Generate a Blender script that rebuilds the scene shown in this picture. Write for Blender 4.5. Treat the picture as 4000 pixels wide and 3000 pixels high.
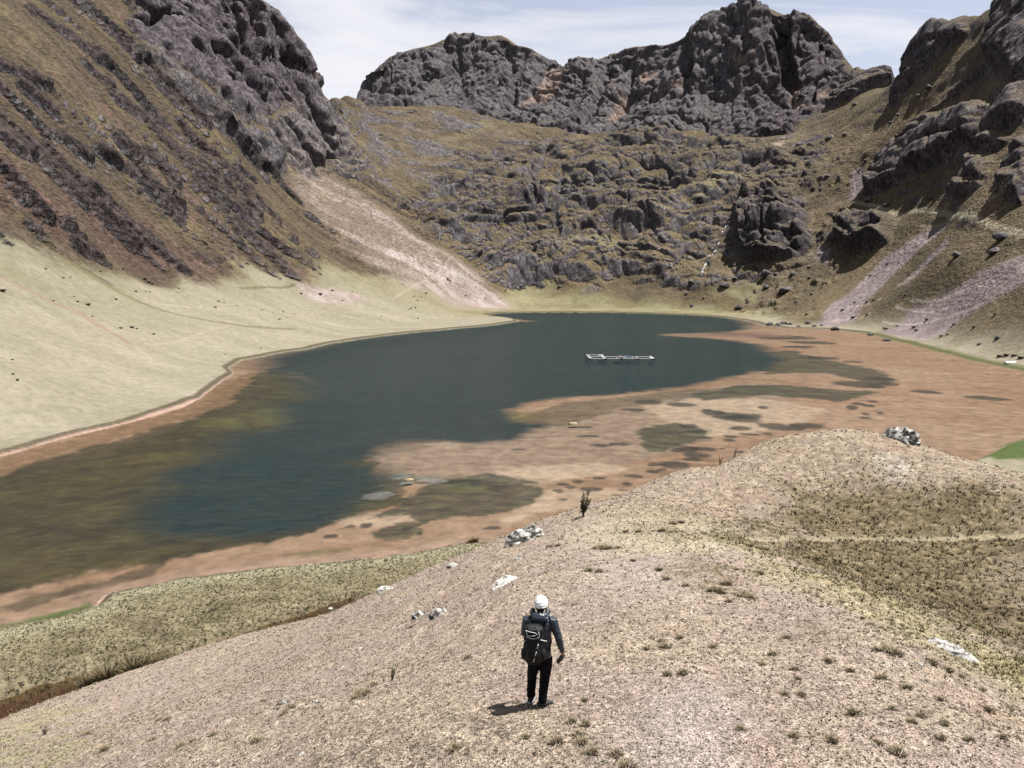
import bpy, bmesh, math, random
import numpy as np
from mathutils import Vector, Matrix
from concurrent.futures import ThreadPoolExecutor

for o in list(bpy.data.objects):
    bpy.data.objects.remove(o)
scene = bpy.context.scene
COL = scene.collection
RNG = np.random.default_rng(11)
random.seed(11)

# ------------------------------------------------------------------ camera
CAM_Z = 30.0                       # a drone 30 m above the lake (lake level is z = 0)
PITCH = math.radians(9.0)
FPX = 2850.0                       # focal length in pixels of the 4000 px wide photograph
cam_data = bpy.data.cameras.new('camera')
cam_data.sensor_width = 36.0
cam_data.lens = 36.0 * FPX / 4000.0
cam_data.clip_start = 0.5
cam_data.clip_end = 6000.0
cam = bpy.data.objects.new('camera', cam_data)
cam.location = (0, 0, CAM_Z)
cam.rotation_euler = (math.pi / 2 - PITCH, 0, 0)
COL.objects.link(cam)
scene.camera = cam

# ------------------------------------------------------------------ sky, sun, exposure
SUN_EL = math.radians(68.5)
SUN_AZ = math.radians(76.0)        # clockwise from +Y (straight ahead) towards +X (right)
world = bpy.data.worlds.new('World')
scene.world = world
world.use_nodes = True
wn, wl = world.node_tree.nodes, world.node_tree.links
wn.clear()
w_out = wn.new('ShaderNodeOutputWorld')
w_bg = wn.new('ShaderNodeBackground')
w_bg.inputs['Strength'].default_value = 0.05
w_sky = wn.new('ShaderNodeTexSky')
w_sky.sky_type = 'NISHITA'
w_sky.sun_disc = False
w_sky.sun_elevation = SUN_EL
w_sky.sun_rotation = SUN_AZ
w_sky.altitude = 4200
w_sky.air_density = 1.0
w_sky.dust_density = 0.6
w_sky.ozone_density = 1.0
w_tc = wn.new('ShaderNodeTexCoord')
w_sep = wn.new('ShaderNodeSeparateXYZ')
wl.new(w_tc.outputs['Generated'], w_sep.inputs[0])
# thin high cloud: project the direction on a flat layer, stretch it into streaks
w_zz = wn.new('ShaderNodeMath'); w_zz.operation = 'MAXIMUM'; w_zz.inputs[1].default_value = 0.0
wl.new(w_sep.outputs['Z'], w_zz.inputs[0])
w_zb = wn.new('ShaderNodeMath'); w_zb.operation = 'ADD'; w_zb.inputs[1].default_value = 0.10
wl.new(w_zz.outputs[0], w_zb.inputs[0])
w_inv = wn.new('ShaderNodeMath'); w_inv.operation = 'DIVIDE'; w_inv.inputs[0].default_value = 1.0
wl.new(w_zb.outputs[0], w_inv.inputs[1])
w_sc = wn.new('ShaderNodeVectorMath'); w_sc.operation = 'SCALE'
wl.new(w_tc.outputs['Generated'], w_sc.inputs[0]); wl.new(w_inv.outputs[0], w_sc.inputs['Scale'])
w_map = wn.new('ShaderNodeMapping')
w_map.inputs['Rotation'].default_value = (0, 0, math.radians(-28))
w_map.inputs['Scale'].default_value = (0.62, 1.25, 0.0)
w_map.inputs['Location'].default_value = (0.35, 0.9, 0.0)
wl.new(w_sc.outputs[0], w_map.inputs[0])
w_n1 = wn.new('ShaderNodeTexNoise')
w_n1.inputs['Scale'].default_value = 1.15
w_n1.inputs['Detail'].default_value = 9.0
w_n1.inputs['Roughness'].default_value = 0.56
w_n1.inputs['Distortion'].default_value = 0.9
wl.new(w_map.outputs[0], w_n1.inputs['Vector'])
w_rmp = wn.new('ShaderNodeValToRGB')                     # how thick the cloud is overhead
w_rmp.color_ramp.elements[0].position = 0.40
w_rmp.color_ramp.elements[0].color = (0.24, 0.24, 0.24, 1)
w_rmp.color_ramp.elements[1].position = 0.64
w_rmp.color_ramp.elements[1].color = (1.0, 1.0, 1.0, 1)
wl.new(w_n1.outputs['Fac'], w_rmp.inputs[0])
w_tau = wn.new('ShaderNodeMath'); w_tau.operation = 'MULTIPLY'    # seen low it is looked through at a slant
wl.new(w_rmp.outputs[0], w_tau.inputs[0]); wl.new(w_inv.outputs[0], w_tau.inputs[1])
w_tk = wn.new('ShaderNodeMath'); w_tk.operation = 'MULTIPLY'; w_tk.inputs[1].default_value = -1.1
wl.new(w_tau.outputs[0], w_tk.inputs[0])
w_ex = wn.new('ShaderNodeMath'); w_ex.operation = 'EXPONENT'
wl.new(w_tk.outputs[0], w_ex.inputs[0])
w_fac = wn.new('ShaderNodeMath'); w_fac.operation = 'SUBTRACT'; w_fac.inputs[0].default_value = 1.0
wl.new(w_ex.outputs[0], w_fac.inputs[1])
w_mix = wn.new('ShaderNodeMixRGB')
w_mix.inputs[2].default_value = (6.2, 6.15, 6.4, 1)
wl.new(w_fac.outputs[0], w_mix.inputs[0])
wl.new(w_sky.outputs[0], w_mix.inputs[1])
wl.new(w_mix.outputs[0], w_bg.inputs[0])
wl.new(w_bg.outputs[0], w_out.inputs[0])

to_sun = Vector((math.sin(SUN_AZ) * math.cos(SUN_EL), math.cos(SUN_AZ) * math.cos(SUN_EL), math.sin(SUN_EL)))
sun_data = bpy.data.lights.new('sun', 'SUN')
sun_data.energy = 5.0
sun_data.angle = math.radians(0.53)
sun_data.color = (1.0, 0.965, 0.915)
sun = bpy.data.objects.new('sun', sun_data)
sun.rotation_euler = to_sun.to_track_quat('Z', 'Y').to_euler()
sun.location = (200, 60, 400)
COL.objects.link(sun)

scene.view_settings.view_transform = 'Standard'
scene.view_settings.look = 'None'
scene.view_settings.exposure = 1.6
scene.view_settings.gamma = 1.0
scene.view_settings.use_curve_mapping = False
scene.render.engine = 'CYCLES'
scene.cycles.max_bounces = 5
scene.cycles.diffuse_bounces = 1
scene.cycles.glossy_bounces = 2
scene.cycles.transparent_max_bounces = 8
scene.cycles.use_denoising = True
scene.cycles.caustics_reflective = False
scene.cycles.caustics_refractive = False

# ------------------------------------------------------------------ helpers: directions, noise, masks
def ray(u, v):
    """direction of a photo pixel: (azimuth, tangent of elevation)"""
    u = np.asarray(u, float); v = np.asarray(v, float)
    x = u - 2000.0; w = 1500.0 - v
    y = FPX * math.cos(PITCH) + w * math.sin(PITCH)
    z = -FPX * math.sin(PITCH) + w * math.cos(PITCH)
    return np.arctan2(x, y), z / np.hypot(x, y)

def at_r(u, v, r):
    th, t = ray(u, v)
    return np.array([r * np.sin(th), r * np.cos(th), CAM_Z + r * t]).T

def at_z(u, v, z=0.0):
    th, t = ray(u, v)
    r = (z - CAM_Z) / t
    return np.array([r * np.sin(th), r * np.cos(th), np.full_like(np.asarray(r, float), z)]).T

_perm = RNG.permutation(256).astype(np.int32)
_perm = np.concatenate([_perm, _perm])
_g = RNG.normal(size=(256, 3)); _g /= np.linalg.norm(_g, axis=1)[:, None]
_g = (_g * 1.35).astype(np.float32)
POOL = ThreadPoolExecutor(4)
SUBSET = None

def _chunks(fn, p, *a):
    n = len(p)
    if n < 60000:
        return fn(p, *a)
    cuts = np.linspace(0, n, max(5, n // 60000 + 1)).astype(int)
    res = list(POOL.map(lambda k: fn(p[cuts[k]:cuts[k + 1]], *a), range(len(cuts) - 1)))
    return np.concatenate(res)

def _perlin(p):
    i = np.floor(p).astype(np.int32); f = (p - i).astype(np.float32); i &= 255
    s = f * f * f * (f * (f * 6 - 15) + 10)
    out = []
    for dz in (0, 1):
        for dy in (0, 1):
            for dx in (0, 1):
                h = _perm[_perm[_perm[i[:, 0] + dx & 255] + (i[:, 1] + dy & 255) & 511] + (i[:, 2] + dz & 255) & 511] & 255
                g = _g[h]
                out.append(g[:, 0] * (f[:, 0] - dx) + g[:, 1] * (f[:, 1] - dy) + g[:, 2] * (f[:, 2] - dz))
    sx, sy, sz = s[:, 0], s[:, 1], s[:, 2]
    a = out[0] + sx * (out[1] - out[0]); b = out[2] + sx * (out[3] - out[2])
    c = out[4] + sx * (out[5] - out[4]); d = out[6] + sx * (out[7] - out[6])
    e = a + sy * (b - a); g2 = c + sy * (d - c)
    return e + sz * (g2 - e)

def noise(p, scale, seed=0.0):
    """gradient noise, about -1..1; scale = wavelength (number or per axis)"""
    off = np.float32(seed * 17.31 + 0.5)
    if SUBSET is not None and len(p) == SUBSET[0]:           # the valley grid: dry land only
        out = np.zeros(len(p), np.float32)
        q = np.ascontiguousarray(np.asarray(p)[SUBSET[1]].astype(np.float32) / np.asarray(scale, np.float32) + off)
        out[SUBSET[1]] = _chunks(_perlin, q)
        return out
    q = np.ascontiguousarray(np.asarray(p, np.float32) / np.asarray(scale, np.float32) + off)
    return _chunks(_perlin, q)

def fbm(p, scale, octaves=4, gain=0.5, seed=0.0, lac=2.03):
    a, tot, s = 1.0, 0.0, np.asarray(scale, float)
    out = 0
    for k in range(octaves):
        out = out + a * noise(p, s, seed + k * 1.7); tot += a
        a *= gain; s = s / lac
    return out / tot

def billow(p, scale, octaves=4, gain=0.5, seed=0.0, lac=2.1):
    """rounded lumps with sharp creases between them, about 0..1"""
    a, tot, s = 1.0, 0.0, np.asarray(scale, float)
    out = 0
    for k in range(octaves):
        out = out + a * np.abs(noise(p, s, seed + k * 2.3)); tot += a
        a *= gain; s = s / lac
    return out / tot * 1.6

def sstep(a, b, x):
    t = np.clip((x - a) / (b - a), 0, 1)
    return t * t * (3 - 2 * t)

def lerp(a, b, t):
    t = np.asarray(t)
    if np.ndim(a) == 1 and np.ndim(b) <= 1 and np.size(a) == 3 and t.ndim == 1:
        a = np.asarray(a)[None]; b = np.asarray(b)[None]
    if t.ndim == 1 and (np.ndim(a) == 2 or np.ndim(b) == 2):
        t = t[:, None]
    return a + (b - a) * t

def plate(p, scale, w=0.3, seed=0.0):
    """flat faces parted by narrow cracks, 0 in a crack and 1 on a face"""
    n = np.abs(noise(p, scale, seed)) / w
    return np.minimum(n, 1) * 0.85 + 0.15 * np.minimum(n * 0.4, 1)

def facet(p, scale, k, seed=0.0):
    """stepped noise: level faces parted by sharp risers, about -1..1"""
    q = noise(p, scale, seed) * k
    f = np.floor(q)
    return (f + sstep(0.36, 0.64, q - f)) / k

def poly_sd(P, poly):
    """signed distance to a polygon in plan, positive inside"""
    return _chunks(_poly_sd, np.asarray(P), np.asarray(poly, np.float64))

def _poly_sd(P, poly):
    inside = np.zeros(len(P), bool); d2 = np.full(len(P), 1e18)
    n = len(poly)
    for k in range(n):
        a, b = poly[k], poly[(k + 1) % n]
        e = b - a
        wx, wy = P[:, 0] - a[0], P[:, 1] - a[1]
        t = np.clip((wx * e[0] + wy * e[1]) / max(e @ e, 1e-9), 0, 1)
        d2 = np.minimum(d2, (wx - e[0] * t) ** 2 + (wy - e[1] * t) ** 2)
        c = (a[1] > P[:, 1]) != (b[1] > P[:, 1])
        if c.any():
            xi = a[0] + (P[:, 1] - a[1]) * e[0] / (e[1] if abs(e[1]) > 1e-12 else 1e-12)
            inside ^= c & (P[:, 0] < xi)
    d = np.sqrt(d2)
    return np.where(inside, d, -d)

def line_d(P, line):
    line = np.asarray(line, np.float64)
    d2 = np.full(len(P), 1e18)
    for k in range(len(line) - 1):
        a, b = line[k], line[k + 1]
        e = b - a
        wx, wy = P[:, 0] - a[0], P[:, 1] - a[1]
        t = np.clip((wx * e[0] + wy * e[1]) / max(e @ e, 1e-9), 0, 1)
        d2 = np.minimum(d2, (wx - e[0] * t) ** 2 + (wy - e[1] * t) ** 2)
    return np.sqrt(d2)

def area_mask(P, poly, feather, wob=None):
    """0..1 inside a plan polygon; wob shifts the border (metres, one number per vertex)"""
    poly = np.asarray(poly)
    m = np.zeros(len(P), np.float32)
    pad = feather * 2 + (np.abs(wob).max() if wob is not None else 0)
    lo, hi = poly.min(0) - pad, poly.max(0) + pad
    k = np.nonzero((P[:, 0] > lo[0]) & (P[:, 0] < hi[0]) & (P[:, 1] > lo[1]) & (P[:, 1] < hi[1]))[0]
    if len(k):
        d = poly_sd(P[k], poly)
        if wob is not None:
            d = d + wob[k]
        m[k] = sstep(-feather, feather, d)
    return m

def band_mask(P, line, half, feather, wob=None):
    line = np.asarray(line)
    m = np.zeros(len(P), np.float32)
    pad = half + feather * 2 + (np.abs(wob).max() if wob is not None else 0)
    lo, hi = line.min(0) - pad, line.max(0) + pad
    k = np.nonzero((P[:, 0] > lo[0]) & (P[:, 0] < hi[0]) & (P[:, 1] > lo[1]) & (P[:, 1] < hi[1]))[0]
    if len(k):
        d = half - line_d(P[k], line)
        if wob is not None:
            d = d + wob[k]
        m[k] = sstep(-feather, feather, d)
    return m

class Surface:
    """smooth land through survey points (bearing, log distance -> slope of sight), evaluated anywhere in plan"""
    def __init__(self, th, t, r, c=0.02, reg=2e-4):
        self.q = np.stack([th, np.log(r)], 1)
        self.c = c
        n = len(th)
        A = self.k(self.q)
        Pm = np.concatenate([np.ones((n, 1)), self.q], 1)
        M = np.zeros((n + 3, n + 3)); M[:n, :n] = A - reg * np.eye(n); M[:n, n:] = Pm; M[n:, :n] = Pm.T
        sol = np.linalg.solve(M, np.concatenate([t, np.zeros(3)]))
        self.w, self.b = sol[:n], sol[n:]
    def k(self, q):
        d2 = ((q[:, None, :] - self.q[None]) ** 2).sum(-1)
        return np.sqrt(d2 + self.c ** 2)
    def slope(self, th, lr):
        q = np.stack([np.ravel(th), np.ravel(lr)], 1)
        def f(qq):
            res = np.empty(len(qq))
            for s in range(0, len(qq), 8000):
                e = qq[s:s + 8000]
                res[s:s + 8000] = self.k(e) @ self.w + self.b[0] + e @ self.b[1:]
            return res
        return _chunks(f, q)
    def z(self, x, y):
        r = np.hypot(x, y)
        return CAM_Z + r * self.slope(np.arctan2(x, y), np.log(r))

def grid_mesh_arrays(nr, nc):
    a = (np.arange(nr - 1)[:, None] * nc + np.arange(nc - 1)[None]).ravel()
    return np.stack([a, a + 1, a + nc + 1, a + nc], 1)

def mesh_np(name, V, F, smooth=True):
    """mesh from arrays; F is (n,3) or (n,4)"""
    me = bpy.data.meshes.new(name)
    V = np.ascontiguousarray(V, np.float32); F = np.ascontiguousarray(F, np.int32)
    k = F.shape[1]
    me.vertices.add(len(V)); me.vertices.foreach_set('co', V.ravel())
    me.loops.add(F.size); me.loops.foreach_set('vertex_index', F.ravel())
    me.polygons.add(len(F))
    me.polygons.foreach_set('loop_start', np.arange(0, F.size, k, dtype=np.int32))
    me.polygons.foreach_set('loop_total', np.full(len(F), k, np.int32))
    me.polygons.foreach_set('use_smooth', np.full(len(F), smooth))
    me.update(calc_edges=True)
    return me

ALBEDO = 0.60                      # whole palette was read at a lower exposure
def set_col(me, col, name='tint'):
    at = me.attributes.new(name, 'FLOAT_COLOR', 'POINT')
    c = np.ones((len(col), 4), np.float32); c[:, :3] = np.clip(col * ALBEDO, 0, 1)
    at.data.foreach_set('color', c.ravel())

def set_val(me, val, name):
    at = me.attributes.new(name, 'FLOAT', 'POINT')
    at.data.foreach_set('value', np.ascontiguousarray(val, np.float32))

def tag(o, label=None, cat=None, group=None, kind=None):
    if label: o['label'] = label
    if cat: o['category'] = cat
    if group: o['group'] = group
    if kind: o['kind'] = kind
    return o

def link(name, me, mat=None, parent=None):
    o = bpy.data.objects.new(name, me)
    COL.objects.link(o)
    if mat is not None:
        me.materials.clear(); me.materials.append(mat)
    if parent is not None:
        o.parent = parent
    return o

def empty(name, loc=(0, 0, 0), rz=0.0):
    o = bpy.data.objects.new(name, None)
    o.location = loc; o.rotation_euler = (0, 0, rz)
    o.empty_display_size = 0.3
    COL.objects.link(o)
    return o

# ------------------------------------------------------------------ materials
def new_mat(name):
    m = bpy.data.materials.new(name); m.use_nodes = True
    nt = m.node_tree; nt.nodes.clear()
    out = nt.nodes.new('ShaderNodeOutputMaterial')
    bs = nt.nodes.new('ShaderNodeBsdfPrincipled')
    bs.inputs['Specular IOR Level'].default_value = 0.2
    nt.links.new(bs.outputs[0], out.inputs[0])
    return m, nt, bs, out

def N(nt, kind, **kw):
    n = nt.nodes.new(kind)
    for k, v in kw.items():
        if hasattr(n, k): setattr(n, k, v)
        else: n.inputs[k].default_value = v
    return n

MATK = 0.72
def simple_mat(name, col, rough=0.8, var=0.15, scale=20.0, bump=0.0, spec=0.2):
    m, nt, bs, out = new_mat(name)
    tc = N(nt, 'ShaderNodeTexCoord')
    no = N(nt, 'ShaderNodeTexNoise', Scale=scale, Detail=5.0, Roughness=0.6)
    nt.links.new(tc.outputs['Object'], no.inputs['Vector'])
    mr = N(nt, 'ShaderNodeMapRange'); mr.inputs[1].default_value = 0.25; mr.inputs[2].default_value = 0.75
    mr.inputs[3].default_value = 1 - var; mr.inputs[4].default_value = 1 + var
    nt.links.new(no.outputs[0], mr.inputs[0])
    mx = N(nt, 'ShaderNodeMixRGB', blend_type='MULTIPLY'); mx.inputs[0].default_value = 1.0
    mx.inputs[1].default_value = (*[q * MATK for q in col], 1)
    nt.links.new(mr.outputs[0], mx.inputs[2])
    nt.links.new(mx.outputs[0], bs.inputs['Base Color'])
    bs.inputs['Roughness'].default_value = rough
    bs.inputs['Specular IOR Level'].default_value = spec
    if bump:
        b = N(nt, 'ShaderNodeBump', Strength=bump, Distance=0.02)
        nt.links.new(no.outputs[0], b.inputs['Height']); nt.links.new(b.outputs[0], bs.inputs['Normal'])
    return m

def land_mat(name, scales, amps, bump_scale, bump_dist, rock=False):
    """albedo from the land's own colour attribute, broken up by noise at several sizes; fine relief by bump"""
    m, nt, bs, out = new_mat(name)
    bs.inputs['Roughness'].default_value = 0.92
    bs.inputs['Specular IOR Level'].default_value = 0.08
    L = nt.links.new
    at = N(nt, 'ShaderNodeAttribute', attribute_name='tint')
    ge = N(nt, 'ShaderNodeNewGeometry')
    cur = at.outputs['Color']
    for s, a in zip(scales, amps):
        no = N(nt, 'ShaderNodeTexNoise', Scale=s, Detail=2.0, Roughness=0.7)
        L(ge.outputs['Position'], no.inputs['Vector'])
        mr = N(nt, 'ShaderNodeMapRange'); mr.inputs[1].default_value = 0.3; mr.inputs[2].default_value = 0.7
        mr.inputs[3].default_value = 1 - a; mr.inputs[4].default_value = 1 + a
        L(no.outputs[0], mr.inputs[0])
        mx = N(nt, 'ShaderNodeMixRGB', blend_type='MULTIPLY'); mx.inputs[0].default_value = 1.0
        if rock:                                 # close-cropped turf is more even than tussock or rock
            sg = N(nt, 'ShaderNodeAttribute', attribute_name='shag')
            am = N(nt, 'ShaderNodeMath', operation='MULTIPLY_ADD', use_clamp=True); am.inputs[1].default_value = 1.0; am.inputs[2].default_value = 0.36
            L(sg.outputs['Fac'], am.inputs[0]); L(am.outputs[0], mx.inputs[0])
        L(cur, mx.inputs[1]); L(mr.outputs[0], mx.inputs[2])
        cur = mx.outputs[0]
    L(cur, bs.inputs['Base Color'])
    nb = N(nt, 'ShaderNodeTexNoise', Scale=bump_scale, Detail=2.0, Roughness=0.65)
    L(ge.outputs['Position'], nb.inputs['Vector'])
    h = nb.outputs[0]
    if rock:                                     # bare rock: cracks and blocks instead of tussocks
        ra = N(nt, 'ShaderNodeAttribute', attribute_name='rock')
        mp = N(nt, 'ShaderNodeMapping'); mp.inputs['Scale'].default_value = (1.0, 1.0, 0.6)
        L(ge.outputs['Position'], mp.inputs[0])
        n2 = N(nt, 'ShaderNodeTexNoise', Scale=0.16, Detail=4.0, Roughness=0.7, Distortion=0.5)
        L(mp.outputs[0], n2.inputs['Vector'])
        sb = N(nt, 'ShaderNodeMath', operation='SUBTRACT'); sb.inputs[1].default_value = 0.5; L(n2.outputs[0], sb.inputs[0])
        ab = N(nt, 'ShaderNodeMath', operation='ABSOLUTE'); L(sb.outputs[0], ab.inputs[0])
        mi = N(nt, 'ShaderNodeMath', operation='MINIMUM'); mi.inputs[1].default_value = 0.035; L(ab.outputs[0], mi.inputs[0])
        ml = N(nt, 'ShaderNodeMath', operation='MULTIPLY_ADD'); ml.inputs[1].default_value = 14.0; L(mi.outputs[0], ml.inputs[0]); L(n2.outputs[0], ml.inputs[2])
        sh = N(nt, 'ShaderNodeAttribute', attribute_name='shag')
        hs_ = N(nt, 'ShaderNodeMath', operation='MULTIPLY'); L(h, hs_.inputs[0]); L(sh.outputs['Fac'], hs_.inputs[1]); h = hs_.outputs[0]
        mm = N(nt, 'ShaderNodeMix'); L(ra.outputs['Fac'], mm.inputs[0]); L(h, mm.inputs[2]); L(ml.outputs[0], mm.inputs[3])
        h = mm.outputs[0]
    b = N(nt, 'ShaderNodeBump', Strength=1.0, Distance=bump_dist)
    L(h, b.inputs['Height'])
    L(b.outputs[0], bs.inputs['Normal'])
    return m

# ------------------------------------------------------------------ the valley: survey points (photo bearing u,v and distance in metres)
SKY_PTS = [  # the skyline, left to right
    (-500, -160, 600), (-200, -260, 600), (100, -330, 620), (400, -240, 630), (650, -130, 640), (820, -50, 640), (905, -6, 640), (937, -4, 640), (985, 14, 640), (1038, 44, 640), (1089, 89, 640), (1133, 146, 645), (1190, 222, 650),
    (1222, 285, 655), (1247, 342, 665), (1298, 382, 740), (1345, 388, 830),
    (1401, 342, 1130), (1452, 297, 1140), (1509, 253, 1150), (1572, 209, 1150), (1635, 184, 1150), (1680, 180, 1150), (1743, 155, 1150), (1825, 130, 1150),
    (1908, 149, 1150), (1958, 140, 1150), (2003, 171, 1145), (2060, 184, 1140), (2110, 210, 1130), (2142, 228, 1120), (2160, 254, 1110), (2205, 260, 1095),
    (2230, 246, 1085), (2313, 225, 1080), (2376, 204, 1075), (2420, 192, 1070), (2503, 182, 1060), (2566, 182, 1055), (2590, 196, 1045), (2640, 172, 1030),
    (2676, 127, 1020), (2720, 82, 1010), (2809, 70, 1000), (2853, 55, 1000), (2885, 26, 1000), (2925, 13, 1000), (2967, 22, 1000), (3005, 54, 1000), (3035, 66, 1000),
    (3070, 58, 990), (3119, 54, 985), (3170, 82, 980), (3227, 120, 970), (3258, 152, 965), (3275, 200, 955), (3303, 247, 940), (3347, 260, 925), (3398, 288, 900), (3486, 291, 850),
    (3550, 256, 745), (3577, 209, 730), (3606, 171, 720), (3645, 127, 710), (3683, 111, 700), (3752, 75, 680), (3800, 76, 670), (3860, 44, 650), (3904, 10, 630), (3940, -40, 620), (4050, -130, 600), (4300, -260, 580), (4600, -300, 560)]
LAND_PTS = [
    # western slope, from the meadow upwards
    (0, 1500, 170), (0, 1300, 212), (0, 1100, 262), (0, 900, 302), (0, 600, 345), (0, 300, 395), (0, 0, 450),
    (-500, 1500, 165), (-500, 1100, 250), (-500, 600, 330), (-500, 0, 430),
    (250, 1450, 200), (250, 1200, 270), (250, 1020, 315), (250, 700, 365), (250, 300, 425),
    (500, 1400, 225), (500, 1200, 300), (500, 1060, 345), (500, 800, 390), (500, 500, 440), (500, 200, 500), (550, -20, 560),
    (700, 1330, 262), (700, 1130, 345), (700, 900, 400), (700, 500, 480), (720, 200, 545),
    (900, 1280, 300), (900, 1130, 370), (900, 950, 415), (900, 650, 470), (900, 400, 530), (900, 230, 585),
    (1050, 1220, 345), (1050, 1050, 420), (1050, 700, 510), (1080, 450, 585), (1080, 250, 625),
    (1200, 1250, 370), (1200, 1180, 402), (1200, 1050, 432), (1200, 900, 490), (1200, 700, 560), (1230, 520, 620), (1230, 420, 645),
    (1330, 620, 630), (1330, 500, 690), (1330, 430, 760),
    (1400, 1230, 400), (1400, 1100, 455), (1400, 900, 520), (1450, 800, 560), (1420, 680, 625), (1450, 560, 720),
    (1600, 1220, 435), (1600, 1130, 470), (1600, 1050, 495), (1620, 900, 565), (1620, 800, 630),
    (1750, 1200, 465), (1750, 1120, 505), (1750, 1000, 545), (1750, 880, 610), (1900, 1190, 515), (1900, 1120, 545), (1850, 1040, 570),
    # head of the valley
    (2100, 1188, 560), (2300, 1190, 560), (2500, 1192, 558), (2700, 1195, 548), (2900, 1200, 530),
    (2050, 1140, 590), (2050, 1000, 632), (2050, 800, 712), (2050, 620, 800), (2000, 520, 870),
    (1600, 640, 735), (1600, 520, 800), (1600, 440, 850), (1450, 430, 830), (1800, 700, 720), (1800, 540, 820), (1800, 445, 880),
    (1380, 392, 860), (1550, 402, 900), (1750, 420, 920), (1900, 458, 935), (1980, 478, 940),
    (1500, 350, 1050), (1700, 350, 1060), (1900, 350, 1055), (1700, 250, 1110), (1900, 240, 1110), (2050, 300, 1070), (2050, 400, 990),
    (2170, 330, 1050), (2100, 410, 985), (2200, 500, 905),
    (2300, 1140, 575), (2300, 1000, 625), (2300, 800, 715), (2300, 620, 805), (2300, 520, 880), (2330, 380, 985), (2350, 290, 1040),
    (2550, 1150, 565), (2550, 1000, 618), (2550, 800, 708), (2550, 620, 795), (2550, 520, 865), (2530, 400, 960), (2540, 280, 1020),
    (2800, 1160, 545), (2800, 1000, 605), (2800, 800, 690), (2800, 620, 775), (2780, 530, 840), (2760, 400, 925), (2800, 250, 965), (2850, 130, 985),
    (3000, 1200, 500), (3000, 1080, 560), (3000, 900, 640), (3000, 700, 730), (3000, 560, 805), (2980, 400, 905), (2960, 250, 955), (2960, 120, 980),
    (3100, 420, 900), (3100, 300, 945), (3080, 180, 970), (3200, 400, 885), (3200, 250, 935), (3150, 520, 815),
    # eastern slope
    (3200, 1220, 430), (3200, 1080, 510), (3200, 900, 590), (3200, 700, 680), (3250, 520, 770), (3300, 380, 850),
    (3400, 1250, 372), (3400, 1100, 455), (3400, 900, 540), (3400, 700, 625), (3400, 500, 715), (3430, 360, 800),
    (3550, 1290, 325), (3550, 1100, 420), (3550, 800, 530), (3550, 550, 625), (3540, 350, 715),
    (3650, 1320, 300), (3650, 1150, 375), (3650, 900, 460), (3650, 600, 560), (3650, 350, 640), (3660, 200, 685),
    (3800, 1360, 265), (3800, 1150, 338), (3800, 900, 412), (3800, 600, 500), (3800, 300, 590), (3800, 160, 640),
    (4000, 1400, 246), (4000, 1200, 305), (4000, 900, 375), (4000, 600, 445), (4000, 300, 510), (4000, 0, 580),
    (4500, 1400, 230), (4500, 900, 340), (4500, 300, 470)]
SHORE_PX = [  # the water's edge, clockwise from the left frame edge; beyond the frame and behind the knoll it is carried on
    (-700, 2000), (-350, 1880), (0, 1786), (190, 1729), (342, 1690), (487, 1655), (601, 1624), (715, 1592), (785, 1554), (823, 1525), (867, 1490), (918, 1458), (896, 1436),
    (950, 1407), (1076, 1382), (1203, 1363), (1300, 1339), (1400, 1325), (1553, 1305), (1710, 1290), (1870, 1276), (1980, 1264), (2026, 1256), (2028, 1249), (1985, 1241), (1933, 1236), (1901, 1229), (1950, 1224),
    (2060, 1221), (2250, 1220), (2503, 1223), (2600, 1227), (2700, 1231), (2790, 1236), (2885, 1248), (2942, 1258), (2992, 1273), (3075, 1283), (3233, 1287), (3360, 1300),
    (3423, 1315), (3550, 1343), (3676, 1378), (3803, 1411), (4000, 1451), (4250, 1500), (4420, 1560), (4350, 1640), (4150, 1690), (4000, 1720), (3930, 1742), (3860, 1777),
    (3500, 1900), (3000, 2020), (2500, 2090), (2150, 2115), (1952, 2119), (1806, 2122), (1755, 2133), (1616, 2159), (1400, 2186), (1300, 2196), (1202, 2201), (1013, 2220), (823, 2254), (728, 2261), (570, 2296),
    (440, 2320), (392, 2331), (361, 2371), (240, 2408), (120, 2434), (0, 2456), (-300, 2510), (-700, 2560), (-1000, 2300)]

pts = [tuple(p) for p in SKY_PTS] + [tuple(p) for p in LAND_PTS]
shore = at_z([p[0] for p in SHORE_PX], [p[1] for p in SHORE_PX], 0.0)[:, :2]
# wiggle the shoreline: subdivide and push by noise
def wiggle(poly, step_rel, amp_rel, seed):
    out = []
    n = len(poly)
    for k in range(n):
        a, b = poly[k], poly[(k + 1) % n]
        r = np.hypot(*((a + b) / 2))
        m = max(1, int(np.hypot(*(b - a)) / (step_rel * r)))
        for j in range(m):
            out.append(a + (b - a) * j / m)
    out = np.array(out)
    r = np.hypot(out[:, 0], out[:, 1])
    p3 = np.stack([out[:, 0] / r * 40, np.log(r) * 40, r * 0], 1)
    off = np.stack([fbm(p3, 2.2, 3, seed=seed), fbm(p3, 2.2, 3, seed=seed + 9)], 1)
    return out + off * (amp_rel * r)[:, None]
shore = wiggle(shore, 0.018, 0.006, 3)

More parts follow.
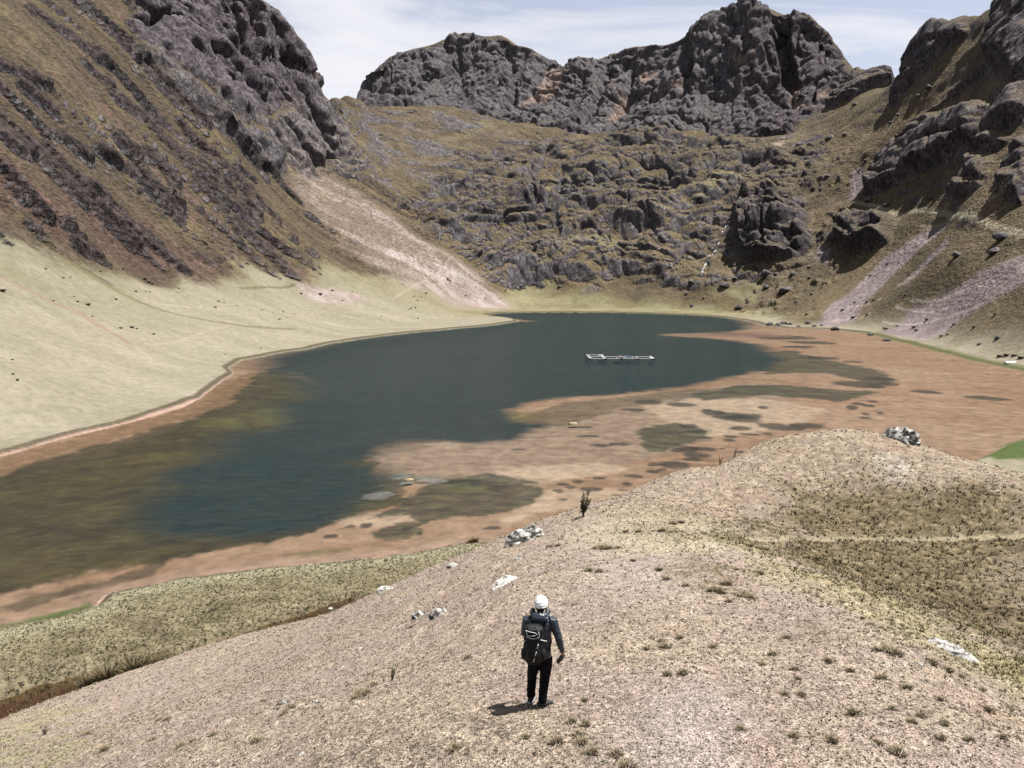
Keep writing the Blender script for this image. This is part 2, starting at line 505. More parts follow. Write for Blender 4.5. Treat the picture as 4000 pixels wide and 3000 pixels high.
def valley_surface():
    P = np.array(pts, float)
    th, t = ray(P[:, 0], P[:, 1]); r = P[:, 2]
    th, t, r = list(th), list(t), list(r)
    for (u, v, d) in SKY_PTS:                        # the far side of every crest falls away
        a, s = ray(u, v)
        th += [a, a]; r += [d * 1.10, d * 1.45]; t += [s - 0.045, s - 0.22]
    for u in (-500, 300, 900, 1500, 2000, 2400, 2800, 3200, 3600, 4200):   # the lake's own level
        for f in (0.25, 0.5, 0.75):
            a, _ = ray(u, 1500.0)
            d = 70 * (500 / 70) ** f if 900 < u < 3000 else 60 * (220 / 60) ** f
            th.append(a); r.append(d); t.append((0.4 - CAM_Z) / d)
    for u in range(-600, 4700, 500):                 # flat floor close by
        a, _ = ray(u, 1500.0)
        for d in (30, 45, 60):
            th.append(a); r.append(d); t.append((0.7 - CAM_Z) / d)
    return Surface(th, t, r, c=0.012)

valley = valley_surface()
TH = np.radians(np.concatenate([np.linspace(-50, -36.6, 34)[:-1], np.linspace(-36.6, 36.6, 880), np.linspace(36.6, 50, 34)[1:]]))
RR = np.concatenate([np.arange(38, 120, 0.62), np.arange(120, 250, 0.95), np.arange(250, 420, 1.15), np.arange(420, 1165, 1.45), np.arange(1165, 1800, 14.0)])
NR, NC = len(RR), len(TH)
# coarse solve, then bilinear to the full grid
cth = np.linspace(TH[0], TH[-1], 330); clr = np.linspace(np.log(RR[0]), np.log(RR[-1]), 300)
T0 = valley.slope(*np.meshgrid(cth, clr)).reshape(300, 330)
def bil(T, th, lr):
    fx = np.clip((th - cth[0]) / (cth[1] - cth[0]), 0, len(cth) - 1.001); fy = np.clip((lr - clr[0]) / (clr[1] - clr[0]), 0, len(clr) - 1.001)
    ix, iy = fx.astype(int), fy.astype(int); ax, ay = fx - ix, fy - iy
    return (T[iy, ix] * (1 - ax) + T[iy, ix + 1] * ax) * (1 - ay) + (T[iy + 1, ix] * (1 - ax) + T[iy + 1, ix + 1] * ax) * ay
gth, grr = np.meshgrid(TH, RR)
X = (grr * np.sin(gth)).ravel(); Y = (grr * np.cos(gth)).ravel()
R = grr.ravel()
Z = CAM_Z + R * bil(T0, gth.ravel(), np.log(R))
P2 = np.stack([X, Y], 1)
sd = -poly_sd(P2, shore)                                 # + on land, - in the lake
wid = 18 + 0.055 * R
land_t = sstep(0, 1, np.clip(sd, 0, None) / wid)
floor_z = 0.55 + 0.012 * np.clip(sd, 0, 200)
Z = np.where(sd > 0, lerp(floor_z, np.maximum(Z, 0.5), land_t), 0.3)

BASE_Z = Z.reshape(NR, NC).copy()
def hit(u, v):
    """where a photo bearing meets the valley's land (plan x, y)"""
    th, t = ray(u, v)
    c = int(np.clip(np.searchsorted(TH, th), 0, NC - 1))
    prof = (BASE_Z[:, c] - CAM_Z) / RR
    k = np.nonzero(prof >= t)[0]
    if len(k) and k[0] > 0:
        j = k[0]; f = (t - prof[j - 1]) / (prof[j] - prof[j - 1] + 1e-12)
        r = RR[j - 1] + f * (RR[j] - RR[j - 1])
    else:
        r = RR[int(np.argmax(prof))]
    return np.array([r * math.sin(th), r * math.cos(th)])

def hits(px):
    return np.array([hit(*p) for p in px])

# ------------------------------------------------------------------ the valley: what grows or lies where (plan areas, found from photo bearings)
sky_th, _ = ray([p[0] for p in SKY_PTS], [p[1] for p in SKY_PTS])
far = np.interp(gth.ravel(), sky_th, [p[2] for p in SKY_PTS]) * 1.16 + 25
far = np.maximum(far, np.interp(gth.ravel(), [-0.21, -0.19, 0.41, 0.43], [0, 1330, 1330, 0]))
ACT = np.nonzero(R < far)[0]                             # leave out what lies far behind the crests
BASE = np.stack([X, Y, Z], 1).astype(np.float32)
X, Y, R, P2, sd, Z = X[ACT], Y[ACT], R[ACT], P2[ACT], sd[ACT], Z[ACT]
P3 = BASE[ACT].copy()
SUBSET = (len(X), np.nonzero(sd > -1.0)[0])
def grid_normals(Pm):
    G = BASE.copy(); G[ACT] = Pm
    G = G.reshape(NR, NC, 3)
    du = np.empty_like(G); dv = np.empty_like(G)
    du[:, 1:-1] = G[:, 2:] - G[:, :-2]; du[:, 0] = G[:, 1] - G[:, 0]; du[:, -1] = G[:, -1] - G[:, -2]
    dv[1:-1] = G[2:] - G[:-2]; dv[0] = G[1] - G[0]; dv[-1] = G[-1] - G[-2]
    n = np.cross(du, dv)
    n /= np.linalg.norm(n, axis=2, keepdims=True) + 1e-9
    return n.reshape(-1, 3)[ACT]

wob1 = fbm(P3, 22.0, 4, seed=21)                      # border wobble, -1..1
wob2 = fbm(P3, 7.0, 3, seed=22)
def area(px, feather=4.0, wobble=6.0):
    return area_mask(P2, hits(px), feather, wob1 * wobble + wob2 * wobble * 0.4)
def band(px, half, feather=2.0, wobble=3.0):
    return band_mask(P2, hits(px), half, feather, wob1 * wobble + wob2 * wobble * 0.6)

land = (sd > 0).astype(np.float32)
AZ = np.arctan2(X, Y)

# bare rock walls
rock = np.zeros(len(X), np.float32)
def add(m, w=1.0):
    np.maximum(rock, m * w, out=rock)
dome = area([(455, -300), (937, -300), (1040, 30), (1133, 130), (1190, 205), (1262, 335), (1180, 375), (1085, 425), (1000, 475), (940, 455), (870, 395), (800, 300), (700, 265), (600, 205), (520, 110)], 4, 10)
add(dome)
slab = area([(1000, 455), (1250, 365), (1345, 430), (1365, 560), (1425, 640), (1340, 692), (1250, 662), (1110, 612), (1020, 515)], 4, 9)
add(slab)
add(area([(860, 470), (960, 500), (1060, 580), (1105, 645), (1060, 672), (960, 592)], 4, 5))
add(area([(560, 160), (700, 280), (860, 420), (900, 500), (800, 430), (640, 300), (540, 230)], 5, 9), 0.75)
peaks = area([(1376, 388), (1401, 200), (1825, 0), (2205, 120), (2500, 60), (2925, -120), (3119, -80), (3310, 200), (3350, 300), (3240, 400), (3130, 470), (3090, 520), (2900, 545), (2700, 505), (2550, 500), (2400, 525), (2230, 520), (2080, 480), (1990, 478), (1900, 455), (1700, 418)], 5, 14)
add(peaks)
ridge_r = area([(3490, 380), (3560, 215), (3650, 100), (3765, 60), (3770, 130), (3640, 225), (3560, 320)], 3, 3)
add(ridge_r)
tower_r = area([(3865, 230), (3895, 80), (3925, -40), (4100, -200), (4200, 200), (4000, 292), (3955, 285)], 3, 3)
add(tower_r)
outcrop_r = area([(3385, 735), (3440, 640), (3510, 555), (3650, 465), (3780, 415), (3848, 410), (3855, 500), (3820, 570), (3620, 640), (3520, 700), (3420, 755)], 3, 6)
add(outcrop_r)
for px in ([(3550, 470), (3640, 400), (3760, 270), (3840, 200), (3860, 250), (3760, 340), (3650, 430), (3570, 480)],
           [(3850, 545), (3900, 440), (4010, 330), (4010, 430), (3930, 490)],
           [(3915, 690), (3960, 600), (4040, 540), (4040, 700), (3990, 790), (3930, 730)],
           [(3780, 640), (3830, 600), (3880, 640), (3850, 690), (3790, 690)],
           [(3720, 730), (3800, 700), (3830, 720), (3760, 760)],
           [(3800, 560), (3900, 520), (3930, 560), (3850, 590)],
           [(3200, 400), (3330, 300), (3480, 292), (3480, 320), (3350, 370), (3240, 420)]):
    add(area(px, 2.5, 3))
cliff_a = area([(2868, 880), (2900, 800), (3040, 790), (3170, 850), (3165, 950), (3110, 1015), (2960, 1042), (2885, 1005)], 2.5, 4)
cliff_b = area([(3275, 875), (3330, 852), (3470, 850), (3500, 880), (3470, 940), (3380, 985), (3290, 960)], 2.5, 3)
add(cliff_a); add(cliff_b)
grass_r = area([(3555, 350), (3650, 250), (3770, 140), (3850, 75), (3885, 180), (3860, 240), (3760, 330), (3650, 425), (3560, 475), (3440, 600), (3380, 650), (3340, 560), (3480, 420)], 3, 3)
grass_r = np.maximum(grass_r, area([(3540, 480), (3660, 430), (3780, 340), (3870, 270), (3940, 310), (3850, 390), (3700, 430), (3560, 520), (3450, 620)], 3, 3))
rock *= 1 - 0.92 * grass_r
# ribs of dark slate running down the western slope
rib = np.zeros(len(X), np.float32)
Lf = hit(900, 1000) - hit(300, 350); Lf /= np.linalg.norm(Lf)       # the western slope's fall line in plan
al = X * Lf[0] + Y * Lf[1]; ac = -X * Lf[1] + Y * Lf[0]
Q = np.stack([al, ac, Z], 1).astype(np.float32)
wobQ = fbm(Q, np.array([90.0, 6.0, 1e5]), 3, seed=23)
RIBS = [([(-40, 430), (60, 560), (150, 585), (205, 660), (285, 728)], 5.0), ([(297, 715), (380, 810), (468, 899), (545, 950), (670, 1042)], 5.0), ([(470, 880), (560, 905), (610, 960)], 3.0),
        ([(215, 519), (342, 608)], 2.4), ([(468, 557), (600, 620), (670, 710), (690, 800)], 4.5), ([(380, 582), (500, 671)], 2.0), ([(437, 373), (557, 456), (608, 506)], 3.2),
        ([(658, 557), (760, 633), (880, 734), (900, 790), (981, 823)], 3.6), ([(930, 886), (1063, 1000), (1150, 1085)], 3.8), ([(95, 873), (190, 956)], 2.2), ([(89, 342), (170, 405), (215, 443)], 2.2),
        ([(0, 253), (127, 297), (183, 330)], 2.0), ([(924, 658), (987, 709)], 2.2), ([(1070, 700), (1170, 785)], 2.4), ([(200, 590), (290, 690), (400, 770), (470, 830)], 2.6), ([(0, 640), (80, 760), (160, 830)], 2.6),
        ([(250, 880), (330, 960), (380, 1010)], 2.4), ([(560, 700), (640, 790), (700, 870)], 2.6), ([(760, 700), (860, 810), (920, 900)], 2.4), ([(330, 250), (420, 330), (470, 400)], 2.6), ([(130, 45), (250, 130), (330, 190), (400, 235)], 3.4),
        ([(880, 640), (990, 760), (1080, 860)], 2.2), ([(600, 300), (700, 390), (790, 470)], 3.0), ([(700, 470), (823, 600), (911, 684)], 3.0), ([(300, 960), (420, 1040)], 2.0), ([(1150, 600), (1240, 690)], 2.5)]
for px, h in RIBS:
    np.maximum(rib, band_mask(P2, hits(px), h, 1.0, wobQ * h * 1.5 + wob2 * h * 0.25), out=rib)
red = area([(-60, 560), (60, 640), (150, 740), (280, 810), (360, 930), (330, 1010), (230, 960), (120, 860), (-60, 800)], 6, 9)
red = np.maximum(red, area([(180, 600), (330, 720), (470, 870), (620, 1000), (700, 1060), (560, 1070), (440, 990), (300, 830)], 5, 8))
red = np.maximum(red, 0.8 * area([(560, 860), (700, 960), (900, 1080), (820, 1120), (700, 1100), (600, 1000)], 6, 8))

# scree: pale stones
scree = np.zeros(len(X), np.float32)
SCREE = [([(1150, 640), (1300, 690), (1500, 820), (1700, 965), (1810, 1035), (1910, 1125), (1995, 1190), (1880, 1195), (1700, 1160), (1600, 1110), (1450, 1020), (1300, 900), (1180, 770)], 16, 14),
         ([(1640, 1080), (1760, 1030), (1850, 1090), (1960, 1160), (2000, 1205), (1850, 1200), (1700, 1160)], 3, 4), ([(1150, 1090), (1250, 1120), (1400, 1150), (1450, 1182), (1300, 1192), (1200, 1165)], 3, 4)]
for px, f, w in SCREE:
    np.maximum(scree, area(px, f, w), out=scree)
gully = np.zeros(len(X), np.float32)
for px in ([(2150, 250), (2210, 258), (2185, 310), (2120, 370), (2030, 415), (2060, 350), (2120, 300)], [(2490, 240), (2570, 240), (2540, 290), (2500, 290)], [(2420, 330), (2460, 320), (2400, 440), (2370, 440)],
           [(3085, 280), (3110, 290), (3108, 380), (3140, 400), (3230, 315), (3245, 330), (3130, 420), (3090, 400)], [(2830, 215), (2900, 205), (2950, 215), (2900, 230)], [(2600, 300), (2660, 275), (2650, 330)],
           [(3000, 590), (3060, 540), (3060, 590), (3010, 620)]):
    np.maximum(gully, area(px, 3, 4), out=gully)
violet = np.zeros(len(X), np.float32)
for px in ([(3720, 845), (3640, 930), (3480, 1080), (3380, 1190), (3320, 1265), (3180, 1272), (3240, 1190), (3450, 1010), (3600, 900)], [(4060, 990), (4060, 1090), (3900, 1160), (3760, 1240), (3610, 1330), (3440, 1300), (3560, 1200), (3760, 1100)],
           [(3330, 660), (3390, 670), (3370, 740), (3320, 785), (3325, 710)], [(3195, 955), (3250, 960), (3235, 1030), (3190, 1010)], [(3700, 930), (3720, 940), (3560, 1090), (3500, 1120)], [(2270, 840), (2310, 820), (2300, 860)]):
    np.maximum(violet, area(px, 2.5, 3.5), out=violet)

# pale close-cropped meadow
meadow = area([(-600, 1010), (0, 945), (150, 975), (300, 1010), (430, 1060), (560, 1105), (700, 1120), (900, 1095), (960, 1025), (1060, 1065), (1180, 1090), (1290, 1040), (1400, 1070), (1550, 1080), (1650, 1110), (1900, 1180), (2030, 1150), (2250, 1140), (2400, 1165), (2700, 1180), (3000, 1200), (3100, 1262), (2900, 1330), (1500, 1700), (0, 2400), (-600, 2400)], 6, 12)
np.maximum(meadow, 0.9 * sstep(26, 4, sd + wob1 * 7) * (R < 700) * land, out=meadow)
np.maximum(meadow, sstep(140, 110, R) * land, out=meadow)
for px in ([(2180, 1000), (2300, 940), (2420, 960), (2400, 1000), (2280, 1010)], [(2400, 850), (2600, 830), (2620, 860), (2450, 900)], [(1950, 1110), (2100, 1050), (2200, 1080), (2160, 1160), (2000, 1180)], [(1550, 560), (1800, 520), (1920, 480), (1940, 500), (1800, 550), (1620, 570)],
           [(2100, 760), (2200, 770), (2180, 790)], [(2750, 1150), (2900, 1120), (3000, 1130), (2950, 1180)], [(2700, 790), (2860, 720), (2900, 740), (2740, 820)], [(2600, 760), (2680, 760), (2640, 800)]):
    np.maximum(meadow, (0.35 if px[0] == (1550, 560) else 0.8) * area(px, 6, 9), out=meadow)
head = area([(1380, 700), (1350, 560), (1400, 395), (1700, 425), (1900, 465), (2100, 500), (2550, 510), (2900, 555), (3120, 500), (3250, 460), (3230, 640), (3150, 800), (3200, 1000), (3000, 1190), (2700, 1175), (2200, 1165), (2080, 1100), (1950, 1120), (1830, 1030), (1600, 850), (1450, 720)], 12, 12)
knob = area([(1480, 850), (1800, 600), (2100, 560), (2550, 520), (2950, 560), (3100, 600), (3050, 800), (3150, 1000), (2950, 1160), (2550, 1165), (2150, 1100), (1900, 1080), (1700, 950)], 14, 12)
smooth_pass = area([(1380, 400), (1900, 470), (2100, 560), (1950, 650), (1600, 700), (1420, 620)], 20, 10)
blocky = area([(3000, 800), (3050, 640), (3250, 520), (3400, 600), (3330, 720), (3260, 850), (3500, 900), (3300, 1050), (3150, 1250), (2800, 1220), (2900, 1130), (3170, 1050)], 8, 12)
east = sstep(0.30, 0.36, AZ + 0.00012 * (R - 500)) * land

# ------------------------------------------------------------------ the valley: relief
Nm = grid_normals(P3)
hl = sstep(6, 60, Z) * land                                   # away from the flats
disp = np.zeros(len(X), np.float32)
disp += hl * (1 - rock) * (fbm(P3, 30.0, 4, seed=31) * 1.5 + fbm(P3, 6.0, 2, seed=32) * 0.35)
# rounded, ice-worn knobs at the valley head
k = np.nonzero(head > 0.01)[0]
Pk = P3[k]
warp = np.stack([fbm(Pk, 45.0, 2, seed=40), fbm(Pk, 45.0, 2, seed=41), fbm(Pk, 45.0, 2, seed=42)], 1) * 12
Pw = Pk + warp
lum = (fbm(Pw, np.array([125.0, 125.0, 95.0]), 3, seed=43, gain=0.4) * 26 + 9 + billow(Pw, np.array([70.0, 70.0, 46.0]), 1, seed=44) * 4 + facet(Pk + warp * 0.5, np.array([58.0, 58.0, 34.0]), 3, 79) * 13 + facet(Pk, np.array([26.0, 26.0, 13.0]), 2, 103) * 3.5 + plate(Pw, np.array([40.0, 40.0, 24.0]), 0.11, 45) * 4.5
       + plate(Pw, np.array([18.0, 18.0, 11.0]), 0.13, 49) * 2.6 + plate(Pk + warp * 0.4, np.array([8.0, 8.0, 5.0]), 0.2, 46) * 1.2)
amp = head[k] * (0.35 + 0.65 * knob[k]) * (1 - 0.25 * smooth_pass[k]) * sstep(2, 40, Z[k])
lump = np.zeros(len(X), np.float32); lump[k] = lum * amp
disp += lump - 9.0 * head * (0.35 + 0.65 * knob) * sstep(2, 40, Z)
# worn steps: short cliffs with turf shelves between
hs = Z + 22 * fbm(P3, 75.0, 3, seed=47) + 6 * wob1
ph = hs / 36.0; fr = ph - np.floor(ph)
step = 36.0 * (sstep(0.30, 0.62, fr) - fr) * knob * (0.35 + 0.65 * sstep(-0.3, 0.2, fbm(P3, 90.0, 2, seed=48))) * sstep(6, 30, Z) * 0.42
# walls of bare rock: big buttresses, fissures standing upright, ledges, blocks
k = np.nonzero(rock > 0.01)[0]
Pk = P3[k]
wv = np.stack([fbm(Pk, 60.0, 3, seed=50), fbm(Pk, 60.0, 3, seed=51), fbm(Pk, 60.0, 3, seed=52)], 1) * 16
Pw = Pk + wv
big = fbm(Pw, np.array([110.0, 110.0, 150.0]), 3, seed=53, gain=0.42) * 22 + facet(Pk + wv * 0.6, np.array([70.0, 70.0, 150.0]), 4, 73) * 16
Ps = Pk + wv * 0.45
fis = plate(Ps, np.array([36.0, 36.0, 140.0]), 0.12, 54) * 7 + facet(Ps, np.array([24.0, 24.0, 60.0]), 3, 77) * 6 + plate(Ps, np.array([15.0, 15.0, 48.0]), 0.14, 55) * 3.2 + plate(Ps, np.array([7.5, 7.5, 18.0]), 0.2, 74) * 1.4
led = plate(Pw + 3, np.array([60.0, 60.0, 20.0]), 0.12, 56) * 3.0
fine = fbm(Pk, np.array([6.0, 6.0, 7.0]), 2, seed=57) * 1.5
high = peaks[k]
west_dome = np.maximum(dome, slab)[k]
sidew = 1 - np.clip(high + west_dome, 0, 1)
tilt = np.stack([Pw[:, 0] * 0.72 + Pw[:, 2] * 0.69, Pw[:, 1], Pw[:, 2] * 0.72 - Pw[:, 0] * 0.69], 1)   # joints leaning with the dome
dom = (plate(tilt, np.array([26.0, 40.0, 90.0]), 0.10, 58) * 9.5 + facet(tilt, np.array([30.0, 44.0, 70.0]), 4, 78) * 8 + plate(tilt, np.array([12.0, 20.0, 42.0]), 0.13, 59) * 5.0 + plate(tilt, np.array([6.0, 10.0, 16.0]), 0.2, 75) * 1.5
       + fbm(Pw, 80.0, 3, seed=60, gain=0.4) * 8 + 3)
rk = high * (big + fis + led + fine) + west_dome * (dom + fine + led * 0.5) + sidew * (fis * 0.42 + led * 1.3 + fine * 1.2 + 1.0)
rdisp = np.zeros(len(X), np.float32)
rdisp[k] = rk * rock[k]
disp += rdisp - 18.0 * peaks - 15.0 * np.maximum(dome, slab) * rock
# deep clefts in the main peak
for px, hw, dp in (([(3036, 40), (3050, 150), (3075, 270), (3085, 330)], 7, 26), ([(2668, 150), (2672, 260), (2660, 345)], 7, 16), ([(2360, 240), (2330, 360), (2290, 450)], 5, 12), ([(2470, 230), (2450, 330), (2400, 450)], 4, 9), ([(1990, 190), (2010, 300), (1990, 420)], 5, 10), ([(1790, 170), (1800, 300), (1830, 420)], 4, 8), ([(1640, 190), (1660, 290)], 3, 8),
                   ([(985, 40), (1000, 160), (1010, 290), (1050, 400)], 3.5, 9), ([(880, 60), (930, 180), (960, 300)], 3, 7), ([(740, 30), (800, 150), (870, 280)], 3.5, 8), ([(1080, 120), (1110, 220), (1180, 330)], 3, 6)):
    disp -= dp * band(px, hw, 5, 5) * rock
# pinnacles along the crests
# ribs stand proud of the western slope
kw = np.nonzero((AZ < -0.05) & (sd > 0) & (R < 760))[0]
streak = np.zeros(len(X), np.float32); streak2 = np.zeros(len(X), np.float32)
streak[kw] = fbm(Q[kw], np.array([230.0, 15.0, 1e5]), 3, seed=61)
streak2[kw] = fbm(Q[kw], np.array([120.0, 4.6, 1e5]), 3, seed=62)
wslope = sstep(-0.05, -0.13, AZ) * (1 - meadow) * land * (1 - dome) * (1 - slab) * (1 - scree) * sstep(700, 560, R)
auto_rib = sstep(0.16, 0.27, streak2 * 0.75 + streak * 0.35 + 0.22 * wob1) * wslope
ribn = plate(Q, np.array([110.0, 5.0, 1e5]), 0.3, 63) * 0.6 + billow(Q, np.array([50.0, 3.6, 1e5]), 2, seed=76) * 0.5
rib = np.maximum(rib * wslope, 0.85 * auto_rib) * sstep(8, 34, Z + 14 * wob1)
disp += wslope * (streak * 3.0 + streak2 * 1.8) + rib * (0.6 + 4.4 * ribn)
disp += red * wslope * billow(Q, np.array([90.0, 5.0, 1e5]), 2, seed=64) * 2.2
# eastern slope: steps, outcrops, blocks
disp += east * hl * (1 - rock) * (fbm(P3, np.array([40.0, 40.0, 18.0]), 3, seed=65) * 3.0)
disp += cliff_a * (6.0 + 4 * fbm(P3, 22.0, 2, seed=66)) + cliff_b * (5.0 + 3 * fbm(P3, 14.0, 2, seed=67)) + outcrop_r * 3.0
blk = billow(P3 + wob1[:, None] * 3, 8.0, 2, seed=68)
disp += blocky * (1 - rock) * np.clip(blk - 0.42, 0, 1) * 6.0
disp *= sstep(2, 40, sd)
Vv = P3 + Nm * disp[:, None] * np.array([1, 1, 0.9], np.float32)
Vv[:, 2] += step * sstep(2, 60, sd)
# turf bank at the water: a low undercut step behind a strip of beach
tb = 0.35 + 1.3 * sstep(-0.2, 0.6, fbm(P3, 28.0, 2, seed=70)) + 0.5 * wob2
tb = np.where((R < 185) & (X < 0), np.maximum((tb - 0.45) * (0.6 + 0.006 * R), 0.12), np.where(R < 130, np.maximum(tb * 0.6, 0.1), 0.12))
near_turf = fbm(P3, 1.6, 2, seed=71) * 0.10 + fbm(P3, 5.0, 2, seed=72) * 0.12
kk = (sd > 0) & (sd < 60)
Vv[:, 2] = np.where(kk, Vv[:, 2] + sstep(60, 30, sd) * (near_turf * sstep(0.3, 2, sd) + (sstep(tb, tb + 0.35 + 0.006 * R, sd) * 0.5 - 0.52)), Vv[:, 2])
# the brook's channel
BROOK = [(-260, 2900), (38, 2797), (158, 2748), (285, 2708), (443, 2664), (538, 2636), (665, 2598), (791, 2560), (886, 2524), (949, 2503), (1076, 2460), (1203, 2416), (1297, 2378), (1393, 2346)]
BROOK_W = [2.8, 2.5, 2.4, 2.0, 1.6, 1.3, 1.0, 0.9, 1.1, 1.2, 1.0, 0.9, 0.8, 0.8]
bk = at_z([p[0] for p in BROOK], [p[1] for p in BROOK], 0.3)
brook = np.zeros(len(X), np.float32)
for q in range(len(bk) - 1):
    np.maximum(brook, band_mask(P2, bk[q:q + 2, :2], (BROOK_W[q] + BROOK_W[q + 1]) / 2, 0.3, wob2 * 0.5), out=brook)
Vv[:, 2] -= brook * 0.85
# lake bed
SHALLOW = [(2727, 1482), (2885, 1457), (2980, 1432), (3043, 1400), (3030, 1368), (2980, 1337), (2853, 1321), (2700, 1311)]
DEEP_PX = [(2050, 1250), (1870, 1266), (1553, 1294), (1300, 1326), (1130, 1364), (1000, 1398), (1030, 1440), (1126, 1466), (1150, 1495), (1196, 1527), (1108, 1571), (1076, 1602), (1114, 1628), (1076, 1653), (918, 1672), (848, 1710), (873, 1742), (760, 1786),
           (658, 1818), (645, 1850), (660, 1890), (538, 1938), (520, 1988), (525, 2045), (696, 2072), (950, 2078), (1140, 2052), (1297, 2014), (1360, 1975), (1427, 1915), (1500, 1862), (1535, 1815), (1395, 1782), (1490, 1744), (1585, 1718), (1743, 1711), (1870, 1714), (1996, 1698),
           (2091, 1660), (2150, 1640), (2010, 1630), (1975, 1590), (2060, 1560), (2186, 1541), (2376, 1529), (2566, 1509), (2700, 1498), (2780, 1478), (2885, 1458), (2980, 1432), (3043, 1400), (3030, 1368), (2980, 1337), (2853, 1320), (2760, 1312), (2600, 1303), (2580, 1296), (2800, 1292), (2930, 1278), (2900, 1250), (2800, 1234), (2600, 1218), (2300, 1210), (2060, 1212), (1880, 1224), (1960, 1242)]
lk = np.nonzero(sd <= 0.5)[0]
PL = P2[lk]; P3L = np.stack([X[lk], Y[lk], 0 * X[lk]], 1).astype(np.float32)
# shapes under water smear with distance; keep the wobble about as long as it looks
RL = R[lk]
logp = np.stack([np.arctan2(X[lk], Y[lk]) * 60, np.log(RL) * 60, 0 * RL], 1).astype(np.float32)
wobL = fbm(logp, 5.0, 4, seed=80); wobL2 = fbm(logp * np.array([1, 1.6, 1], np.float32), 1.6, 4, seed=81, gain=0.6)
dpx = at_z([p[0] for p in DEEP_PX], [p[1] for p in DEEP_PX], 0.0)[:, :2]
deep_sd = poly_sd(PL, dpx) / RL * 100 + wobL * 2.2 + wobL2 * 1.5          # in hundredths of the distance
soft = lerp(1.7, 4.2, sstep(-0.02, -0.14, np.arctan2(X[lk], Y[lk])))
deep = sstep(-1, 1, deep_sd / soft)
shore_d = -sd[lk]
Zb = -0.08 - 0.35 * sstep(0, 6, shore_d) - 0.25 * sstep(4, 30, shore_d) - 0.3 * sstep(-6, 2, deep_sd) - 0.6 * sstep(0, 16, deep_sd) + 0.06 * wobL
Vv[lk, 2] = np.where(sd[lk] <= 0, Zb, Vv[lk, 2])
Nv = grid_normals(Vv)

# ------------------------------------------------------------------ the valley: colours of the ground
c = lambda *a: np.array(a, np.float32)
f1 = fbm(Vv, 60.0, 4, seed=90) ; f2 = fbm(Vv, 14.0, 3, seed=91); f3 = fbm(Vv, 3.2, 3, seed=92)
GOLD, STRAW, OLIVE, BROWN, ROCK, ROCKD, ROCKL = c(.114, .083, .043), c(.20, .16, .088), c(.078, .062, .033), c(.054, .04, .028), c(.128, .117, .124), c(.06, .053, .056), c(.20, .186, .192)
col = lerp(OLIVE, GOLD, sstep(-0.35, 0.3, f1 + 0.6 * f2))
col = lerp(col, STRAW, 0.75 * sstep(0.12, 0.5, f2 * 0.6 + f3 * 0.5 + 0.25 * f1))
col = lerp(col, BROWN, 0.8 * sstep(0.05, 0.5, -f2 * 0.7 + f3 * 0.45))
col = lerp(col, lerp(c(.082, .066, .044), c(.135, .108, .068), sstep(-.3, .4, f2 + .4 * f3)), head * 0.55)
col = lerp(col, lerp(c(.075, .056, .04), c(.12, .098, .072), sstep(-.2, .4, f2 + f3 * .6)), smooth_pass * 0.6)
# western slope: streaks of straw and bare brown earth down the fall line
wcol = lerp(c(.068, .053, .035), c(.122, .095, .055), sstep(-0.1, 0.45, streak * 0.8 + f2 * 0.5 + streak2 * 0.3))
wcol = lerp(wcol, c(.26, .21, .115), 0.85 * sstep(0.3, 0.6, streak * 0.5 + streak2 * 0.7 + 0.35 * f3))
wcol = lerp(wcol, c(.058, .043, .032), 0.9 * sstep(0.05, 0.4, -streak2 * 0.6 - streak * 0.35 + 0.45 * f3))
wcol = lerp(wcol, c(.125, .08, .067), 0.8 * sstep(0.08, 0.45, fbm(Q, np.array([140.0, 8.0, 1e5]), 3, seed=93) + 0.2 * f3))
col = lerp(col, wcol, wslope)
col = lerp(col, lerp(c(.075, .046, .037), c(.2, .125, .105), sstep(0.0, 0.5, f3 * 0.6 + streak2 * 0.6)), red * wslope * (0.6 + 0.4 * sstep(-.3, .3, f2)))
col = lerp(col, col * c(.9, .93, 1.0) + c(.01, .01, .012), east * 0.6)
# pale meadow
MEAD = lerp(c(.185, .167, .118), c(.23, .208, .156), sstep(-0.4, 0.5, fbm(Vv, np.array([60.0, 14.0, 20.0]), 4, seed=94)))
MEAD = lerp(MEAD, c(.178, .162, .108), 0.5 * sstep(0.15, 0.5, fbm(Vv, np.array([40.0, 16.0, 20.0]), 3, seed=95)))
MEAD = lerp(MEAD, c(.275, .252, .195), 0.55 * sstep(0.25, 0.55, fbm(Vv, np.array([35.0, 8.0, 20.0]), 4, seed=96)))
MEAD = lerp(MEAD, c(.135, .125, .078), 0.75 * sstep(4, 32, Z) * sstep(-0.45, 0.3, f2 + 0.5 * f3))
MEAD = lerp(MEAD, lerp(c(.185, .168, .092), c(.12, .105, .052), sstep(-.25, .3, f2 + .4 * f3)), sstep(420, 500, R) * 0.85)
MEAD = MEAD * (1 + 0.10 * f3[:, None] + 0.10 * f2[:, None])
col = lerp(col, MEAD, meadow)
# near meadow by the brook: tufted olive turf
NT = fbm(Vv, np.array([3.6, 2.2, 2.0]), 4, seed=97)
NEAR = lerp(c(.165, .142, .088), c(.095, .08, .046), sstep(-0.15, 0.35, NT))
NEAR = lerp(NEAR, c(.095, .07, .05), 0.7 * sstep(0.2, 0.5, fbm(Vv, np.array([9.0, 4.0, 3.0]), 3, seed=98)))
NEAR = lerp(NEAR, c(.215, .205, .135), 0.7 * sstep(6, 1.5, sd + wob2 * 2))
col = lerp(col, NEAR, sstep(118, 100, R) * sstep(-40, -30, X * 0 + (Y - 400) * 0 + 0) * (Y < 110) * land)
col = lerp(col, c(.075, .045, .03), brook)
